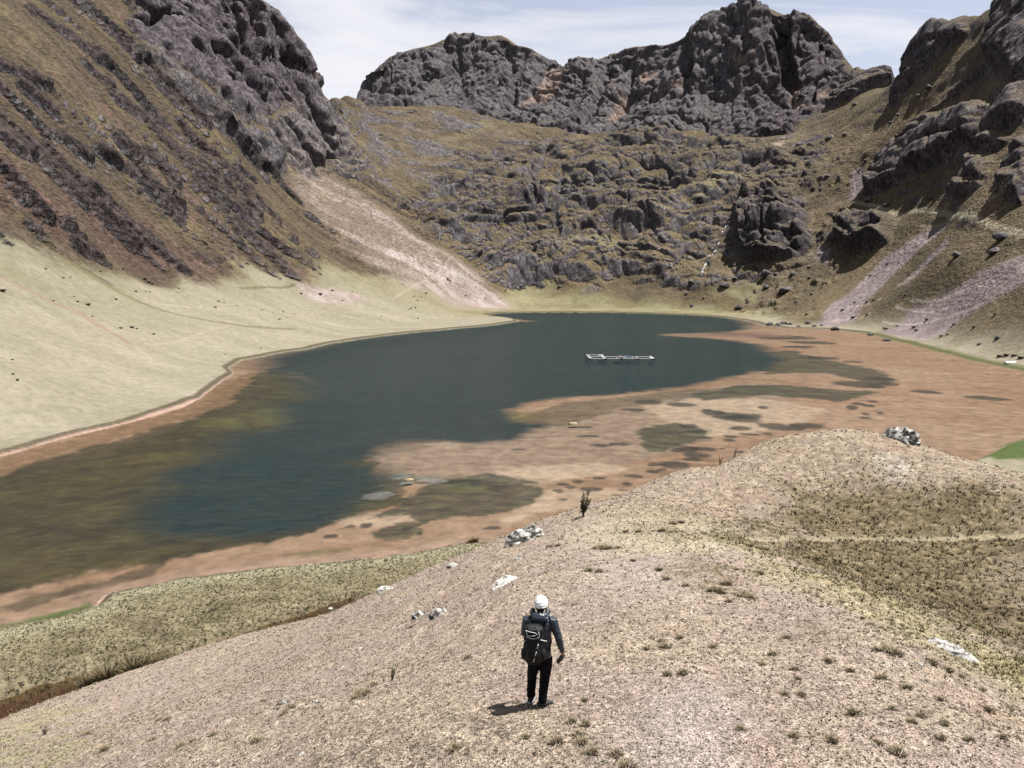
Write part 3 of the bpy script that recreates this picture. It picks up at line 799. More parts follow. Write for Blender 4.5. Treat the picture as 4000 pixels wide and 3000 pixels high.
# scree
SC = lerp(c(.225, .175, .155), c(.325, .275, .255), sstep(-0.2, 0.4, f2 + .3 * f3))
scree_s = scree * np.clip(0.38 + sstep(-0.1, 0.4, fbm(Q, np.array([110.0, 9.0, 1e5]), 3, seed=99) + 0.3 * f3 + 0.35 * sstep(60, 15, Z) - 0.05), 0, 1)
col = lerp(col, SC, scree_s * 0.95)
col = lerp(col, lerp(c(.15, .12, .12), c(.225, .185, .18), sstep(-.4, .4, f2 + .5 * f3)), violet * (0.35 + 0.65 * sstep(-0.55, 0.05, f3 * 0.8 + f2 * 0.7 + 0.25)))
col = lerp(col, c(.2, .145, .115), 0.4 * scree * (1 - scree_s))
# rock: the walls, the ribs, and wherever the ground is too steep for turf
steep = 1 - Nv[:, 2]
stp = sstep(0.36, 0.50, steep + 0.10 * f2 + 0.08 * f3) * sstep(3, 14, Z)
stp = stp * (1 - 0.85 * grass_r)
stp = np.where((east > 0.5) & (rock < 0.3), sstep(0.44, 0.58, steep + 0.08 * f3) * hl * (1 - 0.85 * grass_r), stp)
stp = np.where(wslope > 0.5, sstep(0.50, 0.66, steep + 0.12 * f3) * hl, stp)
turf_on_rock = sstep(0.34, 0.22, steep + 0.08 * f3) * (0.25 + 0.75 * (1 - peaks)) * (1 - 0.8 * dome)
rockw = np.clip(np.maximum(rock * (1 - 0.75 * turf_on_rock), stp), 0, 1) * land * (1 - 0.8 * scree_s)
slabn = fbm(Vv, np.array([42.0, 42.0, 15.0]), 4, seed=102)
rockw = np.maximum(rockw, (0.85 * head + 0.45 * east * hl * (1 - violet)) * sstep(0.17, 0.32, slabn + 0.14 * f3 - 0.1 * meadow + 0.16 * smooth_pass) * sstep(5, 20, Z))
RC = lerp(ROCKD, ROCK, sstep(-0.45, 0.15, f2 * 0.7 + f3 * 0.6))
RC = lerp(RC, ROCKL, 0.7 * sstep(0.1, 0.55, f2 * 0.4 + f3 * 0.6 + f1 * 0.4))
RC = lerp(RC, c(.17, .13, .125), 0.35 * sstep(0.15, 0.5, fbm(Vv, 35.0, 3, seed=100)))
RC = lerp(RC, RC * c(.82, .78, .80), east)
RC = lerp(RC, c(.18, .155, .15) * 0.92, 0.3 * np.maximum(slab, 0))
RC = lerp(RC, RC * c(.84, .79, .83), np.maximum(dome, 0))
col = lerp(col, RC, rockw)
col = lerp(col, lerp(c(.026, .021, .021), c(.075, .057, .054), sstep(-.3, .5, f3)), np.clip(rib * 1.2, 0, 1) * (0.72 + 0.28 * sstep(0.2, 0.45, steep + 0.1 * f2)))
col = lerp(col, lerp(c(.23, .155, .125), c(.3, .235, .20), sstep(-.3, .3, f3)), gully * 0.85)
# shade on the steep faces of the two small cliffs, painted dark
col = lerp(col, c(.035, .032, .034), 0.75 * np.maximum(cliff_a, cliff_b) * sstep(0.25, 0.5, steep))
# tracks
def track(px, half, rgb, k=0.8):
    global col
    m = band_mask(P2, hits(px), half, half * 0.7, wob2 * half * 0.8)
    col = lerp(col, c(*rgb), m * k)
track([(600, 1345), (760, 1310), (830, 1285), (900, 1272)], 0.6, (.28, .215, .17), 0.5); track([(1530, 1170), (1600, 1128), (1650, 1105), (1660, 1090), (1720, 1060), (1750, 1025), (1765, 1005)], 0.7, (.30, .25, .215), 0.4)
track([(0, 1080), (120, 1140), (300, 1215), (420, 1290), (500, 1340)], 1.4, (.19, .125, .1), 0.65); track([(190, 960), (330, 1060), (480, 1150), (640, 1215), (800, 1250), (960, 1275), (1150, 1285)], 1.3, (.11, .1, .05), 0.75)
track([(190, 950), (330, 1050), (430, 1110)], 1.0, (.07, .05, .04), 0.8); track([(940, 1128), (1050, 1122), (1150, 1112)], 0.8, (.09, .08, .04), 0.8); track([(560, 1180), (900, 1205)], 0.5, (.3, .27, .2), 0.4)
track([(3340, 790), (3450, 810), (3700, 830), (3760, 850)], 1.0, (.3, .27, .19), 0.7); track([(3770, 840), (3850, 870), (3920, 890), (4000, 920)], 1.3, (.28, .25, .18), 0.75); track([(3600, 880), (3770, 830), (3880, 770), (3980, 740)], 1.0, (.25, .22, .16), 0.6)
for q in ([(3500, 1195), (3600, 1215), (3700, 1200)], [(3450, 1255), (3600, 1260), (3700, 1240), (3850, 1180)], [(3560, 1170), (3700, 1160), (3850, 1115)], [(3250, 1250), (3350, 1240), (3420, 1215)], [(3280, 1200), (3380, 1190), (3440, 1165)]):
    track(q, 0.35, (.38, .33, .31), 0.7)
# dark dots of wiry tussock on the lower scree and slopes
tus = sstep(0.28, 0.45, noise(Vv, 2.2, 101)) * sstep(-0.2, 0.3, f2 + 0.3)
col = lerp(col, c(.045, .036, .02), 0.55 * tus * (1 - rockw) * (1 - 0.92 * meadow) * sstep(260, 300, R) * np.maximum(hl, np.maximum(scree, violet)))
# beach, then a dark band along the turf step
beach = sstep(tb + 0.3 + 0.004 * R, tb, sd) * land * sstep(240, 190, R)
col = lerp(col, c(.30, .205, .165), beach)
bw_ = 0.3 + 0.005 * R
bankm = sstep(-0.2, 0.6, (sd - tb) / bw_) * sstep(1.9, 1.0, (sd - tb) / bw_) * land
col = lerp(col, c(.06, .048, .03), bankm * 0.9)
# lake bed: sand, rusty silt, weed, and a painted deep-water tint
SAND, RUST, PALE, WEED, OLW, DEEPC = c(.23, .128, .085), c(.182, .09, .055), c(.35, .225, .16), c(.020, .016, .014), c(.046, .033, .013), c(.0065, .0148, .0175)
uL = np.arctan2(X[lk], Y[lk])
n1 = fbm(logp * np.array([1, 2.6, 1], np.float32), 9.0, 5, seed=110); n2 = fbm(logp * np.array([1, 2.8, 1], np.float32), 2.4, 4, seed=111)
bed = lerp(SAND, RUST, sstep(-0.3, 0.35, n1 + 0.4 * n2))
bed = lerp(bed, PALE, 0.45 * sstep(0.1, 0.5, n2 * 0.7 + n1 * 0.5))
n3 = fbm(logp * np.array([1, 3.2, 1], np.float32), 0.8, 3, seed=112)
bed = lerp(bed, c(.10, .058, .042), 0.45 * sstep(0.12, 0.5, n2 * 0.6 + n3 * 0.5))
right_s = sstep(0.36, 0.44, uL)
bed = lerp(bed, lerp(c(.205, .103, .062), c(.245, .138, .092), sstep(-.4, .4, n1 + .3 * n2)), right_s)
def lake_area(px, feather, wob):
    poly = at_z([p[0] for p in px], [p[1] for p in px], 0.0)[:, :2]
    pad = (feather + 2 * wob) * 0.012 * np.hypot(*poly.T).max()
    lo, hi = poly.min(0) - pad, poly.max(0) + pad
    k = np.nonzero((PL[:, 0] > lo[0]) & (PL[:, 0] < hi[0]) & (PL[:, 1] > lo[1]) & (PL[:, 1] < hi[1]))[0]
    m = np.zeros(len(PL), np.float32)
    m[k] = sstep(-feather * 0.55, feather * 0.55, poly_sd(PL[k], poly) / RL[k] * 100 + wobL[k] * wob + wobL2[k] * wob * 1.3)
    return m
def lake_ell(u, v, ru, rv):
    th0, t0 = ray(u, v); r0 = -CAM_Z / t0
    th1, _ = ray(u + ru, v); _, t1 = ray(u, v - rv); r1 = -CAM_Z / t1
    a = (uL - th0) / (th1 - th0); b = (np.log(RL) - math.log(r0)) / (math.log(r1) - math.log(r0))
    return sstep(1.25, 0.8, np.hypot(a, b) + 0.75 * wobL2 + 0.2 * wobL)
bed = bed * (1 + 0.22 * n3[:, None] + 0.12 * n2[:, None])
# mauve mid-ground shelf and pale tongues
shelf = lake_area([(1450, 1760), (1700, 1700), (2000, 1690), (2150, 1640), (2300, 1620), (2500, 1560), (2700, 1520), (2900, 1480), (3100, 1500), (3000, 1620), (2600, 1760), (2200, 1860), (1800, 1900), (1560, 1860)], 2.5, 2.0)
bed = lerp(bed, lerp(c(.16, .098, .074), c(.225, .14, .10), sstep(-.35, .35, n2 + .4 * n1)), shelf * 0.8)
for px in ([(1850, 1850), (2000, 1810), (2300, 1795), (2480, 1810), (2300, 1850), (2050, 1880), (1900, 1870)], [(2480, 1560), (2700, 1545), (3000, 1550), (3240, 1590), (3150, 1640), (2900, 1680), (2700, 1700), (2620, 1640), (2550, 1590)], [(1560, 1715), (1740, 1700), (1850, 1712), (1750, 1728)],
           [(1300, 2000), (1450, 1985), (1600, 1990), (1650, 2020), (1500, 2040), (1330, 2040)], [(2050, 1900), (2300, 1890), (2500, 1900), (2300, 1960), (2100, 1990), (1950, 2050)]):
    bed = lerp(bed, PALE, lake_area(px, 1.6, 1.6) * 0.62)
# olive weed carpet of the western bay
bay = lake_area([(-700, 1880), (0, 1822), (300, 1745), (560, 1690), (760, 1610), (860, 1530), (930, 1470), (1100, 1425), (1400, 1600), (1480, 1850), (1560, 1890), (1560, 1950), (1330, 2012), (1240, 2058), (950, 2118), (700, 2168), (420, 2205), (0, 2300), (-700, 2430)], 2.2, 2.6)
bed = lerp(bed, lerp(lerp(c(.02, .016, .009), OLW, sstep(-.3, .35, n1 + .6 * n2)), c(.036, .042, .016), 0.5 * sstep(.1, .5, n2)), bay * 0.95)
orange = lake_area([(-700, 1900), (0, 1790), (342, 1692), (600, 1626), (785, 1556), (867, 1492), (1000, 1440), (980, 1490), (930, 1530), (900, 1570), (700, 1640), (480, 1700), (200, 1770), (0, 1850), (-700, 1960)], 0.8, 1.4)
bed = lerp(bed, c(.14, .07, .038), orange * 0.8)
for px in ([(0, 2360), (200, 2290), (420, 2250), (560, 2200), (640, 2190), (600, 2240), (420, 2290), (220, 2330), (60, 2380)], [(250, 2330), (400, 2290), (330, 2340)], [(100, 1810), (300, 1760), (500, 1700), (650, 1650), (720, 1640), (640, 1680), (420, 1760), (200, 1810)], [(-100, 2220), (200, 2180), (260, 2140), (150, 2230)]):
    bed = lerp(bed, c(.055, .035, .02), lake_area(px, 0.9, 1.5) * 0.8)
# dark weed beds (4000 px photo bearings)
for px in ([(1440, 2010), (1560, 1960), (1640, 1890), (1750, 1850), (1900, 1860), (2060, 1880), (2140, 1890), (2080, 1960), (1950, 1990), (1850, 2000), (1700, 2020), (1640, 2030), (1600, 2000)], [(1440, 2070), (1560, 2030), (1680, 2020), (1600, 2085), (1500, 2095)], [(2930, 1370), (3100, 1360), (3280, 1410), (3420, 1430), (3500, 1480), (3420, 1500), (3250, 1450), (3000, 1450), (2940, 1420)],
           [(2700, 1530), (2900, 1490), (3150, 1500), (3420, 1520), (3360, 1545), (3250, 1555), (3000, 1530), (2750, 1555)], [(2480, 1660), (2640, 1640), (2760, 1670), (2730, 1720), (2550, 1750), (2500, 1720)], [(1500, 1840), (1560, 1825), (1640, 1850), (1530, 1905), (1420, 1930)], [(1620, 1870), (1780, 1850), (1900, 1830), (2100, 1870), (1900, 1880)],
           [(2000, 1630), (2200, 1560), (2450, 1535), (2700, 1510), (2900, 1500), (2700, 1545), (2450, 1580), (2250, 1640), (2120, 1660)]):
    m = lake_area(px, 1.0, 1.5)
    bed = lerp(bed, lerp(WEED, c(.06, .05, .025), sstep(-.3, .4, n2)), m * (0.86 if px[0] != (2000, 1630) else 0.55))
for e in ((3050, 1312, 130, 7), (3180, 1332, 90, 6), (3120, 1348, 60, 5), (2880, 1300, 90, 5), (3350, 1492, 110, 10), (3440, 1470, 60, 5), (3470, 1490, 40, 5), (3420, 1502, 35, 4), (3330, 1580, 26, 9), (3350, 1565, 26, 5), (3390, 1573, 26, 5), (3410, 1557, 22, 4), (3380, 1605, 20, 4), (3440, 1600, 15, 4), (3380, 1620, 24, 4),
          (2870, 1612, 100, 13), (2900, 1622, 90, 12), (2790, 1600, 50, 8), (2900, 1660, 45, 9), (3050, 1655, 90, 13), (3150, 1650, 70, 10), (3000, 1682, 34, 5), (2930, 1683, 45, 5), (2855, 1692, 28, 6), (2850, 1707, 22, 5), (2690, 1652, 40, 8), (2720, 1672, 40, 7), (2760, 1695, 26, 5), (2740, 1737, 60, 8), (2690, 1740, 36, 10), (2650, 1745, 30, 8), (2640, 1800, 60, 16), (2720, 1762, 50, 10), (2700, 1780, 40, 7),
          (2820, 1740, 14, 3), (2890, 1750, 20, 4), (2560, 1798, 30, 8), (2550, 1827, 26, 6), (2590, 1820, 18, 4), (2480, 1845, 34, 8), (2200, 1875, 24, 6), (2260, 1866, 22, 6), (2230, 1888, 24, 5), (2310, 1895, 40, 7), (2180, 1902, 24, 6), (2450, 1875, 22, 6), (2590, 1860, 22, 5), (2410, 1920, 22, 5), (2200, 1935, 18, 5), (2340, 1850, 22, 5), (2020, 1740, 26, 3), (2350, 1725, 44, 6), (2300, 1690, 40, 4), (2420, 1720, 44, 5), (2280, 1655, 40, 4), (2530, 1560, 60, 8), (2480, 1590, 50, 6), (2660, 1570, 60, 10), (2980, 1580, 22, 5), (2760, 1590, 20, 4),
          (1430, 2037, 26, 9), (1290, 2080, 30, 7), (1370, 2040, 20, 6), (1590, 2050, 18, 6), (1640, 2070, 18, 6), (1920, 2050, 36, 6), (2430, 1900, 20, 5), (1760, 1862, 26, 6), (3620, 1520, 60, 6), (3850, 1545, 90, 7), (3200, 1390, 70, 5), (3330, 1405, 40, 4)):
    bed = lerp(bed, WEED, lake_ell(*e) * 0.8)
for e in ((1590, 1868, 26, 9), (1660, 1850, 44, 10), (1700, 1862, 46, 10), (1560, 1838, 50, 10), (1480, 1915, 60, 14)):
    bed = lerp(bed, c(.16, .13, .12), lake_ell(*e) * 0.7)
for e in ((1830, 1895, 90, 14), (1250, 2145, 110, 14), (1090, 1610, 120, 30), (1980, 1612, 120, 22), (860, 1640, 100, 20)):
    bed = lerp(bed, c(.075, .062, .02), lake_ell(*e) * 0.55)
bed = lerp(bed, c(.15, .075, .055), lake_area([(2560, 1296), (2700, 1290), (2950, 1290), (3100, 1310), (2900, 1314), (2700, 1306)], 0.5, 0.4) * 0.7)
bed = lerp(bed, lerp(DEEPC, c(.011, .018, .018), sstep(-.4, .4, n1)), deep * 0.985)  # light lost in deep water is painted as a dark bed colour
# wet sand and green algae at the near edge
bed = lerp(bed, c(.27, .16, .12), 0.6 * sstep(4.5, 0.3, shore_d) * (RL < 130))
algae = lake_area([(-400, 2520), (0, 2440), (200, 2395), (350, 2352), (372, 2372), (240, 2415), (0, 2470)], 0.35, 0.25)
algae = np.maximum(algae, lake_area([(3850, 1785), (3930, 1735), (4000, 1712), (4150, 1680), (4400, 1640), (4400, 1720), (4000, 1800)], 0.4, 0.3))
bed = lerp(bed, c(.055, .075, .018), algae * 0.9)
il = sd[lk] <= 0
col[lk[il]] = bed[il]
algae_land = np.maximum(area_mask(P2, at_z([3840, 3930, 4000, 4200, 4300, 4100, 3900], [1790, 1740, 1715, 1690, 1760, 1800, 1810], 0)[:, :2], 1.0), 0)
col = lerp(col, c(.05, .07, .02), algae_land * land)
east_wet = sstep(5.5, 2.0, sd + wob2 * 1.5) * land * sstep(0.40, 0.46, AZ) * (R < 420) * (R > 180)
col = lerp(col, c(.075, .08, .03), east_wet * 0.8)

# ------------------------------------------------------------------ the valley: build it as separate pieces of the setting
idx = np.full(NR * NC, -1, np.int64); idx[ACT] = np.arange(len(ACT))
F_all = idx[grid_mesh_arrays(NR, NC)]
F_all = F_all[(F_all >= 0).all(1)]
fc = F_all[:, 0]
rr_f, az_f, sd_f = R[fc], AZ[fc], sd[F_all].max(1)
reg = np.zeros(len(F_all), np.int8)                      # 0 lake bed
reg[sd_f > 0] = 3
reg[(sd_f > 0) & (az_f < -0.08) & (rr_f > 105)] = 1
reg[(sd_f > 0) & (az_f < 0.02) & (rr_f < 400) & (rr_f > 105)] = 1
reg[(sd_f > 0) & (az_f > 0.33) & (rr_f > 105)] = 2
reg[(sd_f > 0) & (rr_f < 118)] = np.where(az_f[(sd_f > 0) & (rr_f < 118)] < 0.3, 4, 2)
reg[(sd_f > 0) & (rr_f < 118) & (rr_f > 90) & (az_f < -0.28)] = 1

mat_mountain = land_mat('mountain_ground', [0.5], [0.42], 0.5, 2.0, rock=True)
mat_bed = land_mat('lake_bed_silt', [0.45], [0.26], 1.2, 0.05)
mat_turf = land_mat('meadow_turf', [2.2], [0.35], 2.6, 0.25)
SET = [('lake_bed', mat_bed, 'shallow orange and dark weedy bed of the lake'), ('left_mountain', mat_mountain, 'steep western mountainside with golden tussock, dark slate ribs and pale meadow foot'),
       ('right_mountain', mat_mountain, 'shaded eastern mountainside with violet scree strips and dark outcrops'), ('headwall', mat_mountain, 'rocky head of the valley with worn knobs and grey peaks'), ('near_meadow', mat_turf, 'flat tufted olive meadow between the brook and the near shore')]
for rid, (nm, mt, lb) in enumerate(SET):
    Fs = F_all[reg == rid]
    if not len(Fs):
        continue
    used, inv = np.unique(Fs, return_inverse=True)
    me = mesh_np(nm, Vv[used], inv.reshape(Fs.shape))
    set_col(me, col[used]); set_val(me, np.clip(rockw[used], 0, 1), 'rock'); set_val(me, np.clip(1 - 0.94 * meadow[used], 0, 1) * (0.35 + 0.65 * hl[used]), 'shag')
    me.normals_split_custom_set_from_vertices(Nv[used])
    tag(link(nm, me, mt), lb, kind='structure')
VG = BASE.copy(); VG[ACT] = Vv; VG = VG.reshape(NR, NC, 3)
SUBSET = None
def ground_valley(x, y):
    """height of the built valley at a plan point"""
    r = math.hypot(x, y); th = math.atan2(x, y)
    i = int(np.clip(np.searchsorted(RR, r), 1, NR - 1)); j = int(np.clip(np.searchsorted(TH, th), 1, NC - 1))
    g = VG[i - 1:i + 1, j - 1:j + 1].reshape(-1, 3)
    return float(g[np.argmin((g[:, 0] - x) ** 2 + (g[:, 1] - y) ** 2), 2])

# ------------------------------------------------------------------ water: the lake and the brook
def water_mat(name, fac=0.21, rough=0.05, tint=(0.84, 0.92, 0.92), wave=0.6, dist=0.45):
    m = bpy.data.materials.new(name); m.use_nodes = True
    nt = m.node_tree; nt.nodes.clear(); L = nt.links.new
    out = N(nt, 'ShaderNodeOutputMaterial')
    tr = N(nt, 'ShaderNodeBsdfTransparent'); tr.inputs[0].default_value = (*tint, 1)
    gl = N(nt, 'ShaderNodeBsdfGlossy'); gl.inputs['Roughness'].default_value = rough; gl.inputs[0].default_value = (0.95, 0.97, 1, 1)
    ge = N(nt, 'ShaderNodeNewGeometry')
    mp = N(nt, 'ShaderNodeMapping'); mp.inputs['Rotation'].default_value = (0, 0, 0.5); mp.inputs['Scale'].default_value = (0.55, 1.5, 1)
    L(ge.outputs['Position'], mp.inputs[0])
    n1 = N(nt, 'ShaderNodeTexNoise', Scale=wave, Detail=4.0, Roughness=0.65, Distortion=0.4)
    L(mp.outputs[0], n1.inputs['Vector'])
    b = N(nt, 'ShaderNodeBump', Strength=1.0, Distance=dist)
    L(n1.outputs[0], b.inputs['Height'])
    fr = N(nt, 'ShaderNodeFresnel', IOR=1.33)
    L(b.outputs[0], fr.inputs['Normal']); L(b.outputs[0], gl.inputs['Normal'])
    ml = N(nt, 'ShaderNodeMath', operation='MULTIPLY'); ml.inputs[1].default_value = fac
    L(fr.outputs[0], ml.inputs[0])
    mx = N(nt, 'ShaderNodeMixShader')
    L(ml.outputs[0], mx.inputs[0]); L(tr.outputs[0], mx.inputs[1]); L(gl.outputs[0], mx.inputs[2])
    L(mx.outputs[0], out.inputs[0])
    return m

def flat_poly(name, poly, z):
    bm = bmesh.new()
    f = bm.faces.new([bm.verts.new((p[0], p[1], z)) for p in poly])
    if f.normal.z < 0: f.normal_flip()
    bmesh.ops.triangulate(bm, faces=[f])
    bm.normal_update()
    for f in bm.faces:
        if f.normal.z < 0: f.normal_flip()
    me = bpy.data.meshes.new(name); bm.to_mesh(me); bm.free()
    return me
tag(link('lake_water', flat_poly('lake_water', shore, 0.0), water_mat('lake_water')), 'dark teal lake water with faint ripples', kind='structure')

# ------------------------------------------------------------------ the knoll in front
KNOLL_PTS = [(0, 3000, 20), (350, 3000, 15.5), (700, 3000, 12.3), (1300, 3000, 9.6), (2000, 3000, 8.6), (2700, 3000, 8.8), (3300, 3000, 9.6), (4000, 3000, 11.2), (-600, 3000, 30),
    (2120, 2745, 10.65), (1500, 2750, 12.1), (1000, 2760, 15.8), (600, 2800, 20.5), (2700, 2745, 10.9), (3300, 2745, 12.2), (3800, 2745, 14.6),
    (700, 2760, 26), (1300, 2550, 22), (1600, 2420, 23), (2000, 2270, 21), (1000, 2630, 28), (500, 2765, 35), (200, 2890, 30), (1700, 2560, 17), (2100, 2480, 14.6), (2600, 2480, 14.8), (3000, 2500, 15.2),
    (2500, 2200, 22.5), (2300, 2000, 33), (2700, 1828, 46), (3000, 1723, 56), (3250, 1690, 62), (3520, 1712, 61), (3750, 1788, 60), (4000, 1852, 58), (4400, 1960, 56),
    (2450, 1950, 37), (2900, 2000, 40), (2750, 2120, 27), (2700, 1950, 40), (3200, 1850, 50), (3600, 1900, 48),
    (3000, 2250, 22.5), (3300, 2430, 17), (3650, 2600, 14.9), (3000, 2110, 33), (3400, 2230, 33), (3700, 2350, 31), (4000, 2480, 29), (4000, 2280, 37), (4000, 2100, 45), (3500, 2060, 43), (4400, 2500, 30), (4400, 3000, 14), (4000, 2700, 18), (3800, 2600, 20),
    (1950, 2122, 33), (1740, 2200, 35), (1500, 2298, 38), (1393, 2360, 41), (1297, 2394, 45), (1150, 2450, 49.5), (1030, 2493, 52), (900, 2543, 54), (750, 2594, 55.5), (600, 2640, 55.5), (400, 2706, 54.5), (250, 2748, 54), (0, 2850, 52), (-400, 2990, 49)]
kp = np.array(KNOLL_PTS, float)
kth, kt = ray(kp[:, 0], kp[:, 1]); kr = kp[:, 2]
kth, kt, kr = list(kth), list(kt), list(kr)
for u, d, z in ((-400, 54, -1.2), (0, 56, -1.2), (250, 57.5, -1.2), (600, 58.5, -1.2), (900, 57.5, -1.2), (1150, 56, -1.5), (1500, 60, -2), (1950, 62, -2), (2300, 66, -2), (2700, 78, -2), (3000, 88, -2), (3250, 95, -2), (3520, 96, -2), (4000, 96, -2), (4400, 96, -2),
                (2000, 5.5, 23.6), (500, 6, 22.5), (3500, 6, 23.5), (-500, 8, 21), (4500, 8, 22.5), (2000, 3, 23.6), (-800, 90, -4), (800, 90, -4), (2000, 90, -5), (2000, 115, -6), (3500, 125, -5), (0, 115, -6)):
    a, _ = ray(u, 1500.0)
    kth.append(float(a)); kr.append(d); kt.append((z - CAM_Z) / d)
knoll = Surface(kth, kt, kr, c=0.03, reg=6e-4)
KT = np.radians(np.concatenate([np.linspace(-60, -39, 30)[:-1], np.linspace(-39, 39, 660), np.linspace(39, 60, 30)[1:]]))
KR = np.exp(np.concatenate([np.linspace(math.log(2.5), math.log(7.5), 16)[:-1], np.linspace(math.log(7.5), math.log(66), 520), np.linspace(math.log(66), math.log(112), 30)[1:]]))
kn, kc = len(KR), len(KT)
gth, grr = np.meshgrid(KT, KR)
cth = np.linspace(KT[0], KT[-1], 200); clr = np.linspace(math.log(KR[0]), math.log(KR[-1]), 240)
KT0 = knoll.slope(*np.meshgrid(cth, clr)).reshape(240, 200)
kX = (grr * np.sin(gth)).ravel(); kY = (grr * np.cos(gth)).ravel(); kRr = grr.ravel()
kZ = CAM_Z + kRr * bil(KT0, gth.ravel(), np.log(kRr))
KP = np.stack([kX, kY, kZ], 1).astype(np.float32)
K2 = KP[:, :2].astype(float)
kw1 = fbm(KP, 2.6, 4, seed=201); kw2 = fbm(KP, 0.7, 3, seed=202)
mask_hi = sstep(-1.0, 2.5, kZ)
def khit(u, v):
    th, t = ray(u, v)
    j = int(np.clip(np.searchsorted(KT, th), 0, kc - 1))
    prof = (kZ.reshape(kn, kc)[:, j] - CAM_Z) / KR
    k = np.nonzero(prof >= t)[0]
    k = k[k > 0]
    if len(k):
        i = k[0]; f = (t - prof[i - 1]) / (prof[i] - prof[i - 1] + 1e-12)
        r = KR[i - 1] + np.clip(f, 0, 1) * (KR[i] - KR[i - 1])
    else:
        r = KR[int(np.argmax(np.where(KR < 70, prof, -9)))]
    return np.array([r * math.sin(th), r * math.cos(th)])
def karea(px, feather, wob):
    return area_mask(K2, np.array([khit(*p) for p in px]), feather, kw1 * wob + kw2 * wob * 0.4)
k_olive = karea([(2860, 2110), (3000, 2000), (3120, 1900), (3350, 1860), (3600, 1880), (4100, 1950), (4300, 2500), (4000, 2600), (3700, 2430), (3400, 2320), (3150, 2210), (2980, 2150)], 3.6, 4.5)
k_lime = karea([(2900, 2120), (3080, 2190), (3300, 2280), (3600, 2390), (4000, 2560), (4200, 2680), (4100, 2800), (3850, 2650), (3600, 2500), (3350, 2390), (3100, 2290), (2930, 2190)], 2.2, 2.6)
k_cream = karea([(2250, 2060), (2450, 2000), (2700, 1990), (2900, 2060), (2960, 2130), (2850, 2170), (2700, 2160), (2450, 2170), (2250, 2140)], 1.5, 2.0)
k_grey = karea([(2450, 2720), (2700, 2640), (2900, 2700), (3000, 2850), (2950, 3100), (2500, 3100), (2420, 2900)], 0.5, 0.8)
k_grey = np.maximum(k_grey, 0.7 * karea([(2300, 2160), (2600, 2170), (2700, 2280), (2600, 2360), (2350, 2300)], 1.0, 1.2))
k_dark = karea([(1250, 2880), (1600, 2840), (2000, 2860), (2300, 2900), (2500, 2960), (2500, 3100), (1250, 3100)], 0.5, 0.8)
k_dark = np.maximum(k_dark, 0.8 * karea([(2980, 2350), (3150, 2370), (3250, 2430), (3300, 2520), (3200, 2540), (3050, 2450)], 0.5, 0.8))
k_mott = karea([(2320, 2030), (2500, 1920), (2700, 1825), (3000, 1720), (3300, 1680), (3600, 1730), (4000, 1850), (4300, 1950), (4300, 2050), (3500, 1950), (3150, 2010), (2900, 2070), (2600, 2080)], 3.0, 4.0)
k_patch = karea([(2560, 2190), (2720, 2160), (2880, 2200), (2870, 2290), (2780, 2320), (2640, 2250)], 0.6, 0.9)
k_green = karea([(-200, 2850), (100, 2800), (300, 2780), (380, 2850), (250, 2950), (100, 3050), (-200, 3050)], 2.0, 2.5)
k_path = band_mask(K2, np.array([khit(*p) for p in ((2880, 2105), (3100, 2097), (3300, 2100), (3600, 2102), (3800, 2100), (4100, 2088))]), 0.33, 0.2, kw2 * 0.25)
k_pale = karea([(3420, 1780), (3500, 1770), (3560, 1830), (3540, 1900), (3450, 1880)], 0.6, 1.0)
# relief: hummocks, then clods and tufts
crag = fbm(KP, 1.1, 2, seed=203); clod = fbm(KP, 0.34, 3, seed=204, gain=0.6); clod2 = noise(KP, 0.11, 205)
kd = 0.16 * kw1 + 0.07 * crag + (0.045 + 0.06 * k_olive + 0.05 * k_lime) * clod * (1 + 0.02 * kRr) + 0.012 * clod2 * sstep(26, 14, kRr)
kd += k_olive * 0.12 * np.abs(noise(KP, 0.8, 206)) - 0.10 * k_path
KV = KP.copy(); KV[:, 2] += (kd * mask_hi * sstep(2.5, 7, kRr)).astype(np.float32)
SOIL, HAY, BONE, DUSK = c(.262, .21, .175), c(.283, .232, .175), c(.38, .335, .28), c(.105, .082, .068)
kcol = lerp(SOIL, HAY, sstep(-0.25, 0.3, kw1 + 0.4 * kw2))
kcol = lerp(kcol, BONE, 0.7 * sstep(0.08, 0.5, clod * 0.8 + 0.3 * kw2))
kcol = lerp(kcol, DUSK, 0.6 * sstep(0.10, 0.5, -clod * 0.75 + 0.35 * clod2 + 0.1 * kw1))
kcol = lerp(kcol, c(.30, .262, .24), 0.55 * k_grey)
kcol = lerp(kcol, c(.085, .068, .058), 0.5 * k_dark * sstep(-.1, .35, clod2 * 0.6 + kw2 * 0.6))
kcol = lerp(kcol, lerp(c(.36, .32, .235), c(.28, .24, .16), sstep(-.2, .3, clod)), 0.75 * k_cream)
kcol = lerp(kcol, lerp(c(.105, .085, .046), c(.235, .192, .115), sstep(-0.05, 0.42, clod + 0.3 * kw2)), k_olive * 0.92)
kcol = lerp(kcol, c(.05, .038, .022), 0.55 * k_olive * sstep(0.0, 0.45, kw1 * 0.9 - 0.3 * clod))
kcol = lerp(kcol, lerp(lerp(c(.20, .185, .085), c(.31, .27, .16), sstep(-.1, .3, clod)), c(.1, .075, .05), sstep(.05, .4, -clod)), k_lime * 0.6)
kcol = lerp(kcol, lerp(c(.115, .09, .062), c(.30, .25, .165), sstep(-0.12, 0.25, clod + 0.5 * kw2)), k_mott * 0.6 * (1 - k_olive))
kcol = lerp(kcol, c(.062, .05, .032), 0.6 * np.maximum(k_olive, 0.6 * k_mott) * sstep(0.12, 0.4, crag * 0.7 + 0.5 * kw2))
kcol = lerp(kcol, c(.11, .092, .045), 0.7 * k_patch * sstep(-.2, .2, kw2 + clod))
